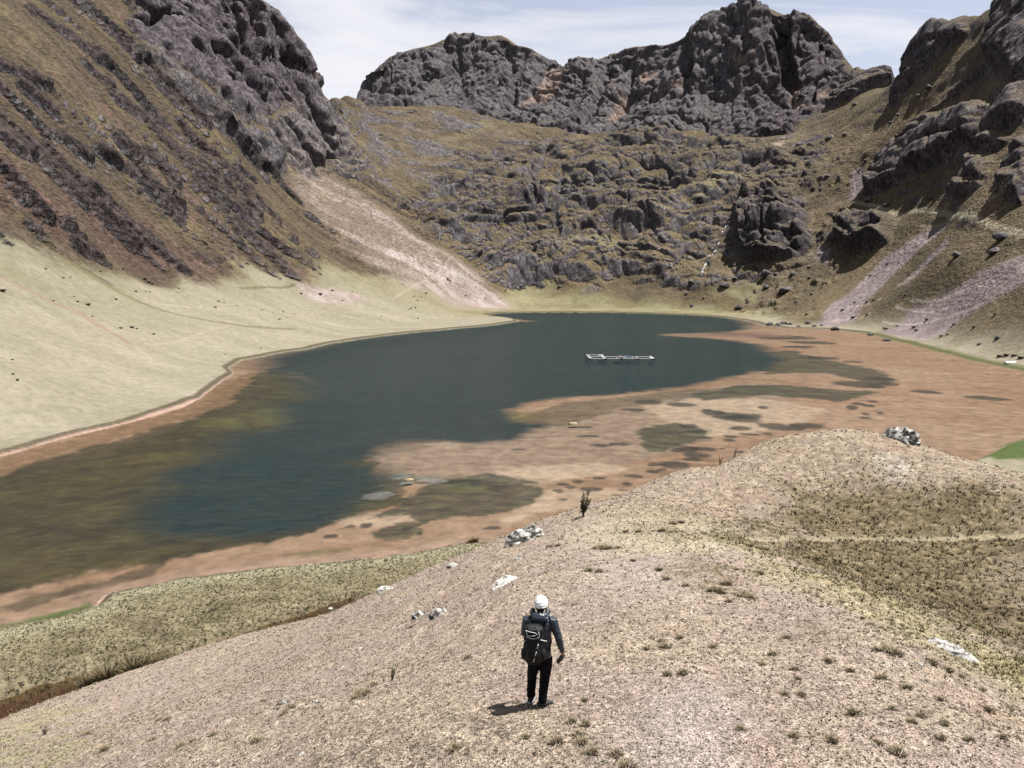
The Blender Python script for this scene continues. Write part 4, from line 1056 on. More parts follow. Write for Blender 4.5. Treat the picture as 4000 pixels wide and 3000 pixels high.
kcol = lerp(kcol, c(.22, .225, .09), 0.6 * k_green * sstep(-.2, .3, kw2))
kcol = lerp(kcol, c(.36, .33, .29), 0.6 * k_pale * sstep(-.3, .2, kw2))
kcol = lerp(kcol, c(.31, .265, .18), 0.75 * k_path)
kcol = lerp(kcol, c(.22, .14, .105), 0.35 * sstep(.2, .5, fbm(KP, 3.1, 3, seed=207)))

def knoll_mat():
    m, nt, bs, out = new_mat('knoll_ground'); L = nt.links.new
    bs.inputs['Roughness'].default_value = 0.95; bs.inputs['Specular IOR Level'].default_value = 0.05
    at = N(nt, 'ShaderNodeAttribute', attribute_name='tint'); ge = N(nt, 'ShaderNodeNewGeometry')
    cur = at.outputs['Color']
    for s, lo, hi, a0, a1 in ((38.0, 0.38, 0.62, 0.24, 1.72), (11.0, 0.36, 0.64, 0.62, 1.36), (2.2, 0.35, 0.65, 0.82, 1.17)):
        no = N(nt, 'ShaderNodeTexNoise', Scale=s, Detail=3.0, Roughness=0.7); L(ge.outputs['Position'], no.inputs['Vector'])
        mr = N(nt, 'ShaderNodeMapRange'); L(no.outputs[0], mr.inputs[0])
        for i_, v_ in zip((1, 2, 3, 4), (lo, hi, a0, a1)): mr.inputs[i_].default_value = v_
        mx = N(nt, 'ShaderNodeMixRGB', blend_type='MULTIPLY'); mx.inputs[0].default_value = 1.0
        L(cur, mx.inputs[1]); L(mr.outputs[0], mx.inputs[2]); cur = mx.outputs[0]
    L(cur, bs.inputs['Base Color'])
    nb = N(nt, 'ShaderNodeTexNoise', Scale=16.0, Detail=4.0, Roughness=0.75); L(ge.outputs['Position'], nb.inputs['Vector'])
    b = N(nt, 'ShaderNodeBump', Strength=1.0, Distance=0.075); L(nb.outputs[0], b.inputs['Height']); L(b.outputs[0], bs.inputs['Normal'])
    return m
KF = grid_mesh_arrays(kn, kc)
KF = KF[KV[KF][:, :, 2].max(1) > -0.25]
ku, ki = np.unique(KF, return_inverse=True)
me = mesh_np('knoll', KV[ku], ki.reshape(KF.shape))
set_col(me, kcol[ku] * (1.17 - 0.12 * k_olive[ku])[:, None] * c(1.0, 0.985, 0.99))
tag(link('knoll', me, knoll_mat()), 'dry stony knoll of beige turf in front of the lake', kind='structure')

def kground(x, y):
    r = math.hypot(x, y); th = math.atan2(x, y)
    i = int(np.clip(np.searchsorted(KR, r), 1, kn - 1)); j = int(np.clip(np.searchsorted(KT, th), 1, kc - 1))
    fi = (math.log(r) - math.log(KR[i - 1])) / (math.log(KR[i]) - math.log(KR[i - 1])); fj = (th - KT[j - 1]) / (KT[j] - KT[j - 1])
    g = KV.reshape(kn, kc, 3)[i - 1:i + 1, j - 1:j + 1, 2]
    return float((g[0, 0] * (1 - fj) + g[0, 1] * fj) * (1 - fi) + (g[1, 0] * (1 - fj) + g[1, 1] * fj) * fi)
def kpoint(u, v):
    x, y = khit(u, v)
    return Vector((x, y, kground(x, y)))

# ------------------------------------------------------------------ the brook at the knoll's foot and the far waterfall
def ribbon(name, pts3, widths):
    V, F = [], []
    for k, p in enumerate(pts3):
        a = pts3[max(k - 1, 0)]; b = pts3[min(k + 1, len(pts3) - 1)]
        t = Vector((b[0] - a[0], b[1] - a[1], 0)).normalized(); n = Vector((-t.y, t.x, 0))
        V += [Vector(p) + n * widths[k], Vector(p) - n * widths[k]]
        if k: F.append((2 * k - 2, 2 * k - 1, 2 * k + 1, 2 * k))
    me = bpy.data.meshes.new(name); me.from_pydata([tuple(v) for v in V], [], F); me.update()
    return me

# ------------------------------------------------------------------ grass: short dry tufts all over the knoll
def blade_field(name, base, height, width, lean, cols, nb, mat, seed=5):
    """nb upright blades (one triangle each) at every base point, joined as one mesh"""
    g = np.random.default_rng(seed)
    n = len(base) * nb
    B = np.repeat(base, nb, 0); H = np.repeat(height, nb) * g.uniform(0.55, 1.2, n); W = np.repeat(width, nb) * g.uniform(0.6, 1.3, n)
    a = g.uniform(0, 2 * np.pi, n); ro = g.uniform(0, 1, n) ** 0.6 * np.repeat(height, nb) * 0.55
    root = B + np.stack([np.cos(a) * ro, np.sin(a) * ro, -0.15 * H], 1)
    b2 = a + g.normal(0, 0.9, n); le = lean * g.uniform(0.2, 1.4, n) * H
    tip = root + np.stack([np.cos(b2) * le, np.sin(b2) * le, H * 1.15], 1)
    w2 = g.uniform(0, 2 * np.pi, n)
    side = np.stack([np.cos(w2), np.sin(w2), np.zeros(n)], 1) * W[:, None]
    V = np.stack([root - side, root + side, tip], 1).reshape(-1, 3)
    me = mesh_np(name, V, np.arange(len(V)).reshape(-1, 3), smooth=False)
    C = np.repeat(np.repeat(cols, nb, 0) * g.uniform(0.75, 1.25, n)[:, None], 3, 0)
    set_col(me, C)
    return me
def tint_mat(name, rough=0.9):
    m, nt, bs, out = new_mat(name)
    at = N(nt, 'ShaderNodeAttribute', attribute_name='tint')
    ge = N(nt, 'ShaderNodeNewGeometry')
    no = N(nt, 'ShaderNodeTexNoise', Scale=18.0, Detail=1.0); nt.links.new(ge.outputs['Position'], no.inputs['Vector'])
    mr = N(nt, 'ShaderNodeMapRange'); mr.inputs[3].default_value = 0.7; mr.inputs[4].default_value = 1.3; nt.links.new(no.outputs[0], mr.inputs[0])
    mx = N(nt, 'ShaderNodeMixRGB', blend_type='MULTIPLY'); mx.inputs[0].default_value = 1
    nt.links.new(at.outputs['Color'], mx.inputs[1]); nt.links.new(mr.outputs[0], mx.inputs[2])
    nt.links.new(mx.outputs[0], bs.inputs['Base Color']); bs.inputs['Roughness'].default_value = rough
    bs.inputs['Specular IOR Level'].default_value = 0.1
    return m
mat_grass = tint_mat('dry_grass')
g5 = np.random.default_rng(42)
def kgrid_sample(th, lr, A):
    fj = np.interp(th, KT, np.arange(kc)); fi = np.interp(lr, np.log(KR), np.arange(kn))
    j = np.clip(fj.astype(int), 0, kc - 2); i = np.clip(fi.astype(int), 0, kn - 2); aj = fj - j; ai = fi - i
    G = A.reshape(kn, kc)
    return (G[i, j] * (1 - aj) + G[i, j + 1] * aj) * (1 - ai) + (G[i + 1, j] * (1 - aj) + G[i + 1, j + 1] * aj) * ai
nt_ = 46000
tth = np.radians(g5.uniform(-40, 40, nt_)); tlr = g5.uniform(math.log(7.4), math.log(63), nt_); trr = np.exp(tlr)
tz = kgrid_sample(tth, tlr, KV[:, 2])
tol = kgrid_sample(tth, tlr, k_olive); tli = kgrid_sample(tth, tlr, k_lime); tgr = kgrid_sample(tth, tlr, np.maximum(k_grey, k_path)); tcl = kgrid_sample(tth, tlr, clod); tw = kgrid_sample(tth, tlr, kw1)
keep = (tz > 1.6) & (g5.uniform(0, 1, nt_) > 0.65 * tgr) & (g5.uniform(0, 1, nt_) < 0.45 + 0.55 * sstep(-0.25, 0.25, tcl + 0.4 * tw) + tol)
tth, tlr, trr, tz, tol, tli, tcl = (q[keep] for q in (tth, tlr, trr, tz, tol, tli, tcl))
tb_ = np.stack([trr * np.sin(tth), trr * np.cos(tth), tz], 1)
n_ = len(tb_)
th_ = (0.009 + 0.0012 * trr) * (1 + 1.3 * tol + 0.6 * tli) * g5.uniform(0.6, 1.5, n_)
tcols = lerp(c(.36, .30, .225), c(.22, .18, .135), g5.uniform(0, 1, n_) ** 1.2)
tcols = lerp(tcols, c(.36, .31, .22), (g5.uniform(0, 1, n_) > 0.72) * 0.8)
tcols = lerp(tcols, lerp(c(.10, .08, .038), c(.26, .21, .115), g5.uniform(0, 1, n_) ** 1.2), tol * 0.9)
tcols = lerp(tcols, lerp(c(.19, .175, .08), c(.31, .27, .15), g5.uniform(0, 1, n_)), tli * 0.7)
tag(link('grass', blade_field('grass', tb_, th_, (0.006 + 0.0009 * trr), 0.9, tcols, 4, mat_grass), mat_grass), 'short dry beige grass covering the knoll', 'grass', kind='stuff')
# turf of the flat meadow
nm_ = 26000
mth = np.radians(g5.uniform(-37, 2, nm_)); mr_ = np.exp(g5.uniform(math.log(52), math.log(98), nm_))
mxy = np.stack([mr_ * np.sin(mth), mr_ * np.cos(mth)], 1)
msd = -poly_sd(mxy, shore)
kzz = kgrid_sample(mth, np.log(mr_), KV[:, 2])
ok = (msd > 0.8) & (kzz < 0.9); mxy, mth, mr_ = mxy[ok], mth[ok], mr_[ok]
i_ = np.clip(np.searchsorted(RR, mr_), 0, NR - 1); j_ = np.clip(np.searchsorted(TH, mth), 0, NC - 1)
mz = VG[i_, j_, 2]
mb = np.stack([mxy[:, 0], mxy[:, 1], mz], 1)
mn_ = noise(mb, np.array([5.0, 2.5, 3.0]), 120)
mc = lerp(c(.19, .165, .10), c(.10, .083, .05), sstep(-0.3, 0.45, mn_ + g5.normal(0, .2, len(mb))))
tag(link('meadow_grass', blade_field('meadow_grass', mb, 0.09 + 0.06 * g5.uniform(0, 1, len(mb)), np.full(len(mb), 0.05), 0.8, mc, 4, mat_grass, 6), mat_grass), 'tufted olive grass of the flat meadow by the brook', 'grass', kind='stuff')

tag(link('brook', ribbon('brook', [tuple(p) for p in bk], [w_ + 0.5 for w_ in BROOK_W]), water_mat('brook_water', 0.25, 0.1, (0.75, 0.7, 0.6), 2.0, 0.03)), 'narrow brown brook along the foot of the knoll', kind='structure')
FALL = [(2880, 770), (2876, 800), (2872, 842), (2850, 900), (2828, 943), (2812, 975), (2796, 1000), (2770, 1030), (2758, 1050), (2745, 1085), (2739, 1112)]
fl = []
for a, b in zip(FALL[:-1], FALL[1:]):
    for q in np.linspace(0, 1, 25)[:-1]:
        x, y = hit(a[0] + (b[0] - a[0]) * q, a[1] + (b[1] - a[1]) * q)
        fl.append((x, y, max(ground_valley(x + dx, y + dy) for dx in (-.8, 0, .8) for dy in (-1.2, 0, 1.2)) + 0.35))
fw = [0.22 + 0.5 * abs(math.sin(k * 0.31) * math.sin(k * 0.13 + 1)) for k in range(len(fl))]
tag(link('waterfall', ribbon('waterfall', fl, fw), simple_mat('falling_water', (.55, .56, .56), 0.4, 0.3, 0.6)), 'thin white waterfall running down the rocky head of the valley', kind='structure')

# ------------------------------------------------------------------ boulders
def lichen_mat(name, pale, dark, thr=0.5, scale=3.0):
    m, nt, bs, out = new_mat(name); L = nt.links.new
    tc = N(nt, 'ShaderNodeTexCoord')
    n1 = N(nt, 'ShaderNodeTexNoise', Scale=scale, Detail=6.0, Roughness=0.72, Distortion=0.3); L(tc.outputs['Object'], n1.inputs['Vector'])
    rp = N(nt, 'ShaderNodeValToRGB'); e = rp.color_ramp.elements
    e[0].position = thr - 0.05; e[0].color = (*[q * MATK for q in dark], 1); e[1].position = thr + 0.05; e[1].color = (*[q * MATK for q in pale], 1)
    L(n1.outputs[0], rp.inputs[0])
    n2 = N(nt, 'ShaderNodeTexNoise', Scale=scale * 6, Detail=4.0, Roughness=0.7); L(tc.outputs['Object'], n2.inputs['Vector'])
    mr = N(nt, 'ShaderNodeMapRange'); mr.inputs[3].default_value = 0.6; mr.inputs[4].default_value = 1.3; L(n2.outputs[0], mr.inputs[0])
    mx = N(nt, 'ShaderNodeMixRGB', blend_type='MULTIPLY'); mx.inputs[0].default_value = 1; L(rp.outputs[0], mx.inputs[1]); L(mr.outputs[0], mx.inputs[2])
    L(mx.outputs[0], bs.inputs['Base Color']); bs.inputs['Roughness'].default_value = 0.9
    b = N(nt, 'ShaderNodeBump', Strength=0.9, Distance=0.06); L(n2.outputs[0], b.inputs['Height']); L(b.outputs[0], bs.inputs['Normal'])
    return m
mat_lichen = lichen_mat('white_lichen_rock', (.47, .46, .425), (.05, .045, .04), 0.50, 3.2)
mat_lichen2 = lichen_mat('mostly_white_rock', (.50, .49, .46), (.07, .06, .05), 0.455, 6.0)
mat_grey = lichen_mat('grey_boulder_rock', (.13, .12, .12), (.05, .045, .046), 0.5, 0.9)
mat_tan = lichen_mat('tan_stone', (.33, .26, .16), (.2, .14, .09), 0.45, 2.0)

_ico = {}
def ico(sub):
    if sub not in _ico:
        bm = bmesh.new(); bmesh.ops.create_icosphere(bm, subdivisions=sub, radius=1.0)
        V = np.array([v.co[:] for v in bm.verts], np.float32); F = np.array([[v.index for v in f.verts] for f in bm.faces], np.int32)
        bm.free(); _ico[sub] = (V, F)
    return _ico[sub]
def rock_mesh(name, size, seed, sub=4, lump=0.35, chunk=0.25, flat=0.35):
    V, F = ico(sub)
    p = V * np.array(size, np.float32)
    L = float(min(size))
    n = V.copy()
    d = fbm(V + seed * 3.1, 1.1, 3, seed=seed) * lump
    d = d + (plate(V + seed, 0.55, 0.35, seed + 1) - 0.7) * chunk + (plate(V, 0.24, 0.4, seed + 2) - 0.7) * chunk * 0.45 + fbm(V, 0.12, 2, seed=seed + 3) * 0.05
    q = p * (1 + d[:, None])
    q[:, 2] = np.where(q[:, 2] < 0, q[:, 2] * flat, q[:, 2])
    # squared-off facets
    g = np.random.default_rng(int(seed * 10) + 1)
    for _ in range(7):
        a = g.normal(size=3); a[2] = abs(a[2]) * 0.6; a /= np.linalg.norm(a)
        lim = np.quantile(q @ a, 0.88)
        ex = np.clip(q @ a - lim, 0, None)
        q -= (ex * 0.8)[:, None] * a.astype(np.float32)
    return mesh_np(name, q, F)
def photo_size(x, y, z, wpx):
    return wpx * (y * math.cos(PITCH) - (z - CAM_Z) * math.sin(PITCH)) / FPX
def place_rock(nm, x, y, z, size, rz, seed, mat, label, cat='boulder', group=None, sub=4, sink=0.12, tilt=(0, 0), me=None, wpx=None, **kw):
    if wpx:                                          # as wide as in the photograph at its own distance
        f = photo_size(x, y, z, wpx) / 1.85 / size[0]; size = tuple(q * f for q in size)
    me = me or rock_mesh(nm, size, seed, sub, **kw)
    o = link(nm, me, mat)
    o.location = (x, y, z - sink * size[2]); o.rotation_euler = (tilt[0], tilt[1], rz)
    return tag(o, label, cat, group)

p = kpoint(2055, 2106); place_rock('boulder', p.x, p.y, p.z, (1.02, 0.62, 0.5), 0.28, 1.0, mat_lichen, 'big lichen-whitened boulder with a black front on the knoll edge above the shore', sub=5, sink=0.1, tilt=(0.0, -0.25), lump=0.3, chunk=0.3, wpx=205)
p = kpoint(3522, 1718); place_rock('boulder', p.x, p.y, p.z, (1.62, 1.1, 1.12), -0.35, 2.0, mat_lichen, 'large domed lichen-white boulder on top of the far knoll crest', sub=5, sink=0.18, lump=0.2, chunk=0.4, tilt=(0, 0.28), wpx=165)
p = kpoint(1965, 2278); place_rock('boulder', p.x, p.y, p.z, (0.85, 0.42, 0.2), 0.75, 3.0, mat_lichen2, 'long low white outcrop behind the hiker\'s head', sub=5, sink=0.1, tilt=(0, -0.25), wpx=165)
p = kpoint(1712, 2400); place_rock('boulder', p.x, p.y, p.z, (0.42, 0.26, 0.24), 0.5, 4.0, mat_lichen, 'pointed white-topped rock, larger of a pair left of the hiker\'s shoulder', sub=4, tilt=(0, -0.35), wpx=98)
p = kpoint(1640, 2405); place_rock('boulder', p.x, p.y, p.z, (0.32, 0.22, 0.2), 0.3, 5.0, mat_lichen, 'smaller white-topped rock beside the pointed rock of the pair', sub=4, tilt=(0, -0.3), wpx=75)
p = kpoint(1770, 2212); place_rock('boulder', p.x, p.y, p.z, (0.42, 0.28, 0.2), 0.3, 6.0, mat_lichen2, 'small white rock on the knoll edge below the big black-fronted boulder', sub=4, wpx=58)
p = kpoint(1508, 2305); place_rock('boulder', p.x, p.y, p.z, (0.55, 0.3, 0.26), 0.2, 7.0, mat_lichen2, 'white rock on the knoll edge where the brook disappears', sub=4, wpx=80)
p = kpoint(2026, 2186); place_rock('boulder', p.x, p.y, p.z, (0.17, 0.14, 0.12), 0.2, 8.0, mat_lichen2, 'fist-sized white stone between the big boulder and the long outcrop', 'stone', sub=3, wpx=32)
p = kpoint(3705, 2548); place_rock('boulder', p.x, p.y, p.z, (0.62, 0.30, 0.24), -0.75, 9.0, mat_lichen2, 'long bright white outcrop along the edge of the yellow-green hollow', sub=5, sink=0.1, chunk=0.1, lump=0.2, wpx=215)
p = kpoint(3594, 2600); place_rock('boulder', p.x, p.y, p.z, (0.13, 0.06, 0.05), -0.6, 10.0, mat_lichen2, 'small white stone beside the long bright outcrop', 'stone', sub=3, wpx=36)
p = kpoint(1102, 2752); place_rock('boulder', p.x, p.y, p.z, (0.17, 0.13, 0.12), 0.3, 11.0, mat_lichen, 'lone white stone with a dark front on the slope left of the hiker\'s shadow', 'stone', sub=4, wpx=56)
p = kpoint(1232, 2748); place_rock('boulder', p.x, p.y, p.z, (0.10, 0.07, 0.06), 0.3, 12.0, mat_lichen2, 'tiny pale stone just right of the lone dark-fronted stone', 'stone', sub=3, wpx=28)
p = kpoint(1178, 2945); place_rock('boulder', p.x, p.y, p.z, (0.10, 0.08, 0.05), 0.3, 13.0, mat_lichen2, 'small white stone at the bottom edge, left of centre', 'stone', sub=3, wpx=34)
p = kpoint(1408, 2533); place_rock('boulder', p.x, p.y, p.z, (0.14, 0.11, 0.06), 0.3, 14.0, mat_lichen2, 'flat pale stone midway between the rock pair and the green sprouts', 'stone', sub=3, wpx=36)
p = kpoint(3950, 1995); place_rock('boulder', p.x, p.y, p.z, (0.45, 0.3, 0.18), 0.1, 15.0, mat_grey, 'small dark stone on the olive slope near the right edge', 'stone', sub=3, wpx=30)
w = at_z(1598, 1874, 0.0); place_rock('islet', w[0], w[1], 0.0, (0.85, 0.62, 0.32), 0.2, 16.0, mat_tan, 'tan rock islet in the near shallows beside the dark deep water', 'rock', sub=4, sink=0.2)
w = at_z(2238, 1655, 0.0); place_rock('islet', w[0], w[1], 0.0, (1.15, 0.8, 0.35), 0.1, 17.0, mat_tan, 'tan rock islet farther out in the mauve shallows', 'rock', sub=4, sink=0.2)
for q, (u, v, sx) in enumerate(((932, 2507, .28), (944, 2504, .32), (1125, 2448, .22), (1290, 2376, .26))):
    w = at_z(u, v, 0.35)
    place_rock('stone', w[0], w[1], 0.32, (sx, sx * 0.8, sx * 0.6), q, 20.0 + q, mat_lichen2, ['white stone in the brook, left of a touching pair', 'white stone in the brook, right of a touching pair', 'single white stone on the brook bank above the pair', 'small white stone near the upper end of the brook'][q], 'stone', sub=3)

# far boulders: on the eastern slope, at the lake head and along the far shore
far_rocks = [(2704, 1194, 22), (2888, 1203, 40), (2831, 1134, 44), (2989, 1099, 50), (2995, 1132, 30), (3065, 1144, 66), (3100, 1083, 38), (3160, 1052, 18), (3163, 1085, 20), (3120, 963, 26), (3467, 1031, 14), (3260, 1286, 34), (3062, 1266, 34), (3040, 1270, 28), (3005, 1268, 26), (3157, 1264, 28), (3461, 1327, 30),
             (3401, 1305, 26), (2641, 1061, 22), (2610, 1042, 26), (2620, 1083, 26), (2701, 1121, 34), (3740, 1001, 36), (3910, 932, 56), (3885, 982, 50), (3537, 1151, 14), (3828, 1343, 18), (3897, 1321, 24), (3620, 1248, 14), (2031, 1134, 16), (2003, 1071, 50), (1974, 1137, 12), (2186, 1128, 18), (2642, 1061, 18), (1948, 1103, 12),
             (3163, 661, 40), (3068, 785, 26), (3233, 696, 24), (3120, 580, 30), (3240, 550, 34), (3300, 530, 26), (3391, 785, 40), (3460, 800, 26), (2765, 848, 24), (3130, 365, 34), (3380, 635, 14), (3630, 350, 30), (3590, 375, 24), (3510, 440, 18), (3340, 410, 26), (3480, 470, 18), (3550, 720, 16), (3590, 690, 16), (3640, 770, 34), (3700, 740, 20),
             (3180, 1275, 18), (3210, 1272, 16), (3120, 1276, 16), (3085, 1268, 22), (2960, 1200, 16), (2920, 1170, 18), (2870, 1100, 22), (2900, 1060, 16), (3030, 1090, 20), (3020, 1180, 18), (3110, 1180, 18), (3170, 1150, 16), (3230, 1110, 14), (2750, 1165, 20), (2680, 1150, 16), (3340, 1180, 12), (3400, 1075, 12)]
fr_mesh = [rock_mesh('far_boulder', (1.0, 0.8, 0.75), 30.0 + q, 3, lump=0.4, chunk=0.35) for q in range(6)]
for q, (u, v, wpx) in enumerate(far_rocks):
    x, y = hit(u, v); rr = math.hypot(x, y); z = ground_valley(x, y)
    s = wpx * rr / FPX / 2 * 1.15
    o = link('boulder', fr_mesh[q % 6], mat_grey); o.location = (x, y, z + s * 0.12); o.scale = (s, s, s * (0.7 + 0.1 * (q % 4))); o.rotation_euler = (0.2 * math.sin(q), 0.2 * math.cos(q * 2), q * 1.3)
    one = {(3065, 1144): 'largest grey boulder on the slope above the far shore, right of the waterfall', (2888, 1203): 'dark boulder alone on the pale flat at the right end of the far shore', (2989, 1099): 'broad grey boulder uphill of the largest one above the far shore', (2831, 1134): 'grey boulder at the foot of the waterfall',
           (3910, 932): 'largest dark boulder beside the pale footpath at the right edge', (3885, 982): 'dark boulder just below the largest one by the pale footpath', (3740, 1001): 'dark boulder left of the footpath pair, above the violet scree', (3620, 1248): 'small dark stone in the middle of the lower violet scree strip',
           (3537, 1151): 'small dark stone between the two violet scree strips', (3467, 1031): 'small dark stone high in the long narrow violet scree strip', (2003, 1071): 'broad dark boulder on the green slope behind the left end of the far shore', (2031, 1134): 'dark boulder on the green flat below the broad one at the lake head',
           (3163, 661): 'dark boulder in the middle of the boulder field below the main peak', (3391, 785): 'dark boulder at the foot of the big eastern outcrop', (3640, 770): 'dark boulder on the grass between the eastern outcrop and the footpath', (3130, 365): 'dark block lying in the pink gully beside the main peak',
           (3630, 350): 'grey boulder high on the golden strip below the right skyline ridge', (2704, 1194): 'small pale stone at the middle of the far shore', (3828, 1343): 'small dark stone left of two above the eastern shore', (3897, 1321): 'dark stone right of two above the eastern shore'}.get((u, v))
    if one: lb, gp = one, None
    elif v < 820: lb, gp = 'small grey boulder lying on the upper eastern slope', 'boulders on the upper eastern slope'
    elif v > 1255: lb, gp = 'grey stone at the waterline of the far eastern shore', 'stones at the far eastern waterline'
    elif u < 2300: lb, gp = 'small dark stone on the green flat behind the far end of the lake', 'boulders on the green flat at the lake head'
    else: lb, gp = 'small grey boulder on the slope above the far shore', 'boulders above the far shore'
    tag(o, lb, 'boulder', gp)

# ------------------------------------------------------------------ tussocks, shrubs, reeds
def blades_mesh(name, n, h, spread, w, cols, seed, lean=0.35):
    g = np.random.default_rng(seed)
    a = g.uniform(0, 2 * np.pi, n); ro = np.sqrt(g.uniform(0, 1, n)) * spread * 0.5
    root = np.stack([np.cos(a) * ro, np.sin(a) * ro, np.full(n, -0.03 * h)], 1)
    H = h * g.uniform(0.55, 1.1, n); out = (ro / spread * 1.2 + g.uniform(0, lean, n)) * H
    mid = root + np.stack([np.cos(a) * out * 0.35, np.sin(a) * out * 0.35, H * 0.6], 1)
    tip = root + np.stack([np.cos(a) * out, np.sin(a) * out, H], 1)
    w2 = a + np.pi / 2 + g.normal(0, 0.6, n)
    s = np.stack([np.cos(w2), np.sin(w2), 0 * w2], 1) * w
    V = np.stack([root - s, root + s, mid + s * 0.8, mid - s * 0.8, tip], 1).reshape(-1, 3)
    F3 = []
    for k in range(n):
        b = k * 5
        F3 += [(b, b + 1, b + 2), (b, b + 2, b + 3), (b + 3, b + 2, b + 4)]
    me = mesh_np(name, V, np.array(F3), smooth=False)
    C = np.asarray(cols)[g.integers(0, len(cols), n)] * g.uniform(0.8, 1.2, (n, 1))
    set_col(me, np.repeat(C, 5, 0))
    return me
TC = [(.19, .15, .09), (.24, .195, .125), (.13, .105, .06), (.30, .25, .17)]
tus_mesh = [blades_mesh('tussock', 130, 0.085, 0.17, 0.006, TC, 60 + q, 0.7) for q in range(4)]
tpx = [(2600 + a * .633, 1950 + b * .633, s) for a, b, s in ((85, 868, 1), (290, 925, 1.2), (660, 965, 1), (750, 850, 1), (800, 1048, 1.1), (815, 1100, 1), (840, 1203, 1), (735, 1190, 1), (1000, 1000, 1), (1140, 1055, 1), (1300, 930, 1.1), (1370, 930, 1.9), (1420, 955, 1.7), (1480, 855, 1), (1330, 1108, 1.4), (1490, 1180, 1.2), (1580, 1340, 1.2), (1520, 1380, 1.1), (1720, 1390, 1), (1400, 1300, 1), (1155, 1340, 1.5), (1025, 1498, 1.3), (460, 1418, 1.1), (390, 632, 1.2), (480, 605, 2.2), (520, 615, 1.8), (370, 530, 2.2), (300, 575, 2.4), (335, 580, 2.0), (440, 436, 1), (580, 466, 1.6), (1430, 1555, 1.6), (1990, 1310, 1.3), (1690, 1240, 1), (1215, 738, .8), (1260, 768, .8), (1330, 806, .8), (1080, 638, .8), (930, 608, .9), (960, 658, .8), (110, 1085, 1.2), (575, 310, 2.0), (520, 300, 1.6), (610, 318, 1.6), (980, 470, 1.6), (800, 438, .9), (1640, 1010, 1.5), (1740, 1060, 1.5), (1820, 1100, 1.0), (1700, 1480, 1.1), (1880, 1470, 1.1), (2080, 1480, 1.0), (2120, 1290, 1.1), (1950, 1180, 1), (600, 1020, .9), (790, 1470, 1.0), (1310, 1500, 1.0))]
tpx += [(1300 + a * .633, 1950 + b * .633, s) for a, b, s in ((1670, 295, 2.4), (1700, 300, 2.0), (1760, 300, 1.6), (1620, 292, 1.4), (1810, 205, 1.4), (1885, 205, 1.4), (2030, 210, 1.6), (2100, 150, 1.8), (2150, 145, 1.6), (2030, 892, 1.2), (2045, 935, 1.4), (2060, 1082, 1.2), (1930, 938, 1), (1470, 1380, 1.2), (1560, 1390, 1.1), (1510, 1475, 1), (1540, 1512, 1.2), (1380, 1530, 1.4), (1600, 1580, 1.2), (1750, 1582, 1.3), (1820, 1648, 1.6), (1490, 652, 1), (835, 975, 1.1), (1550, 1235, .9), (1190, 1480, 1), (2140, 870, 1.1), (1580, 450, 1.6), (1640, 455, 1.5), (1340, 290, 1.6), (1390, 285, 1.4), (170, 1205, 1.6), (210, 1215, 1.4), (140, 1240, 1.3), (250, 1160, 1.2), (480, 790, 1), (1850, 375, 1.2), (2010, 440, 1.6), (2060, 500, 1.6), (2180, 540, 1.6), (750, 1560, 1.2))]
tpx += [(0 + a * .633, 1950 + b * .633, s) for a, b, s in ((530, 1455, 1.4), (980, 1370, 1.1), (1030, 1365, 1.1), (940, 1490, 1), (1190, 1510, 1), (1580, 1490, 1.2), (1310, 1470, 1), (1110, 1540, 1.2), (640, 1560, 1.4), (1790, 1300, 1.4), (1620, 1240, 1.1), (1750, 1330, 1.1))]
for q, (u, v, s) in enumerate(tpx):
    p = kpoint(u, v)
    o = link('grass_tussock', tus_mesh[q % 4], mat_grass); o.location = p
    sc = s * (0.55 + 0.014 * math.hypot(p.x, p.y)); o.scale = (sc, sc, sc * 0.9); o.rotation_euler = (0, 0, q * 2.1)
    tag(o, 'small dry grass tussock standing on the beige knoll', 'tussock', 'grass tussocks scattered over the knoll')

def leafy(name, stems, leaves, leaf_size, mat_stem, mat_leaf, parent):
    """stems: list of polylines with radius; leaves: (pos) list"""
    bm = bmesh.new()
    for line, r0 in stems:
        prev = None
        for k, pnt in enumerate(line):
            r = r0 * (1 - 0.75 * k / max(1, len(line) - 1))
            ring = [bm.verts.new((pnt[0] + r * math.cos(a), pnt[1] + r * math.sin(a), pnt[2])) for a in (0, 1.57, 3.14, 4.71)]
            if prev:
                for i in range(4):
                    bm.faces.new((prev[i], prev[(i + 1) % 4], ring[(i + 1) % 4], ring[i]))
            prev = ring
    me = bpy.data.meshes.new('stem'); bm.to_mesh(me); bm.free(); link('stem', me, mat_stem, parent)
    g = np.random.default_rng(7)
    n = len(leaves); B = np.array(leaves)
    d = g.normal(size=(n, 3)); d[:, 2] = np.abs(d[:, 2]) * 0.8; d /= np.linalg.norm(d, axis=1)[:, None]
    e = np.cross(d, g.normal(size=(n, 3))); e /= np.linalg.norm(e, axis=1)[:, None]
    L = leaf_size * g.uniform(0.6, 1.3, (n, 1))
    V = np.stack([B, B + d * L * 0.5 + e * L * 0.28, B + d * L, B + d * L * 0.5 - e * L * 0.28], 1).reshape(-1, 3)
    link('leaves', mesh_np('leaves', V, np.arange(n * 4).reshape(-1, 4), False), mat_leaf, parent)
mat_stem = simple_mat('woody_stem', (.07, .05, .035), 0.9, 0.3, 30)
mat_leafd = simple_mat('dark_shrub_leaf', (.055, .048, .026), 0.7, 0.4, 12)
mat_leafg = simple_mat('green_shrub_leaf', (.055, .07, .025), 0.7, 0.4, 12)
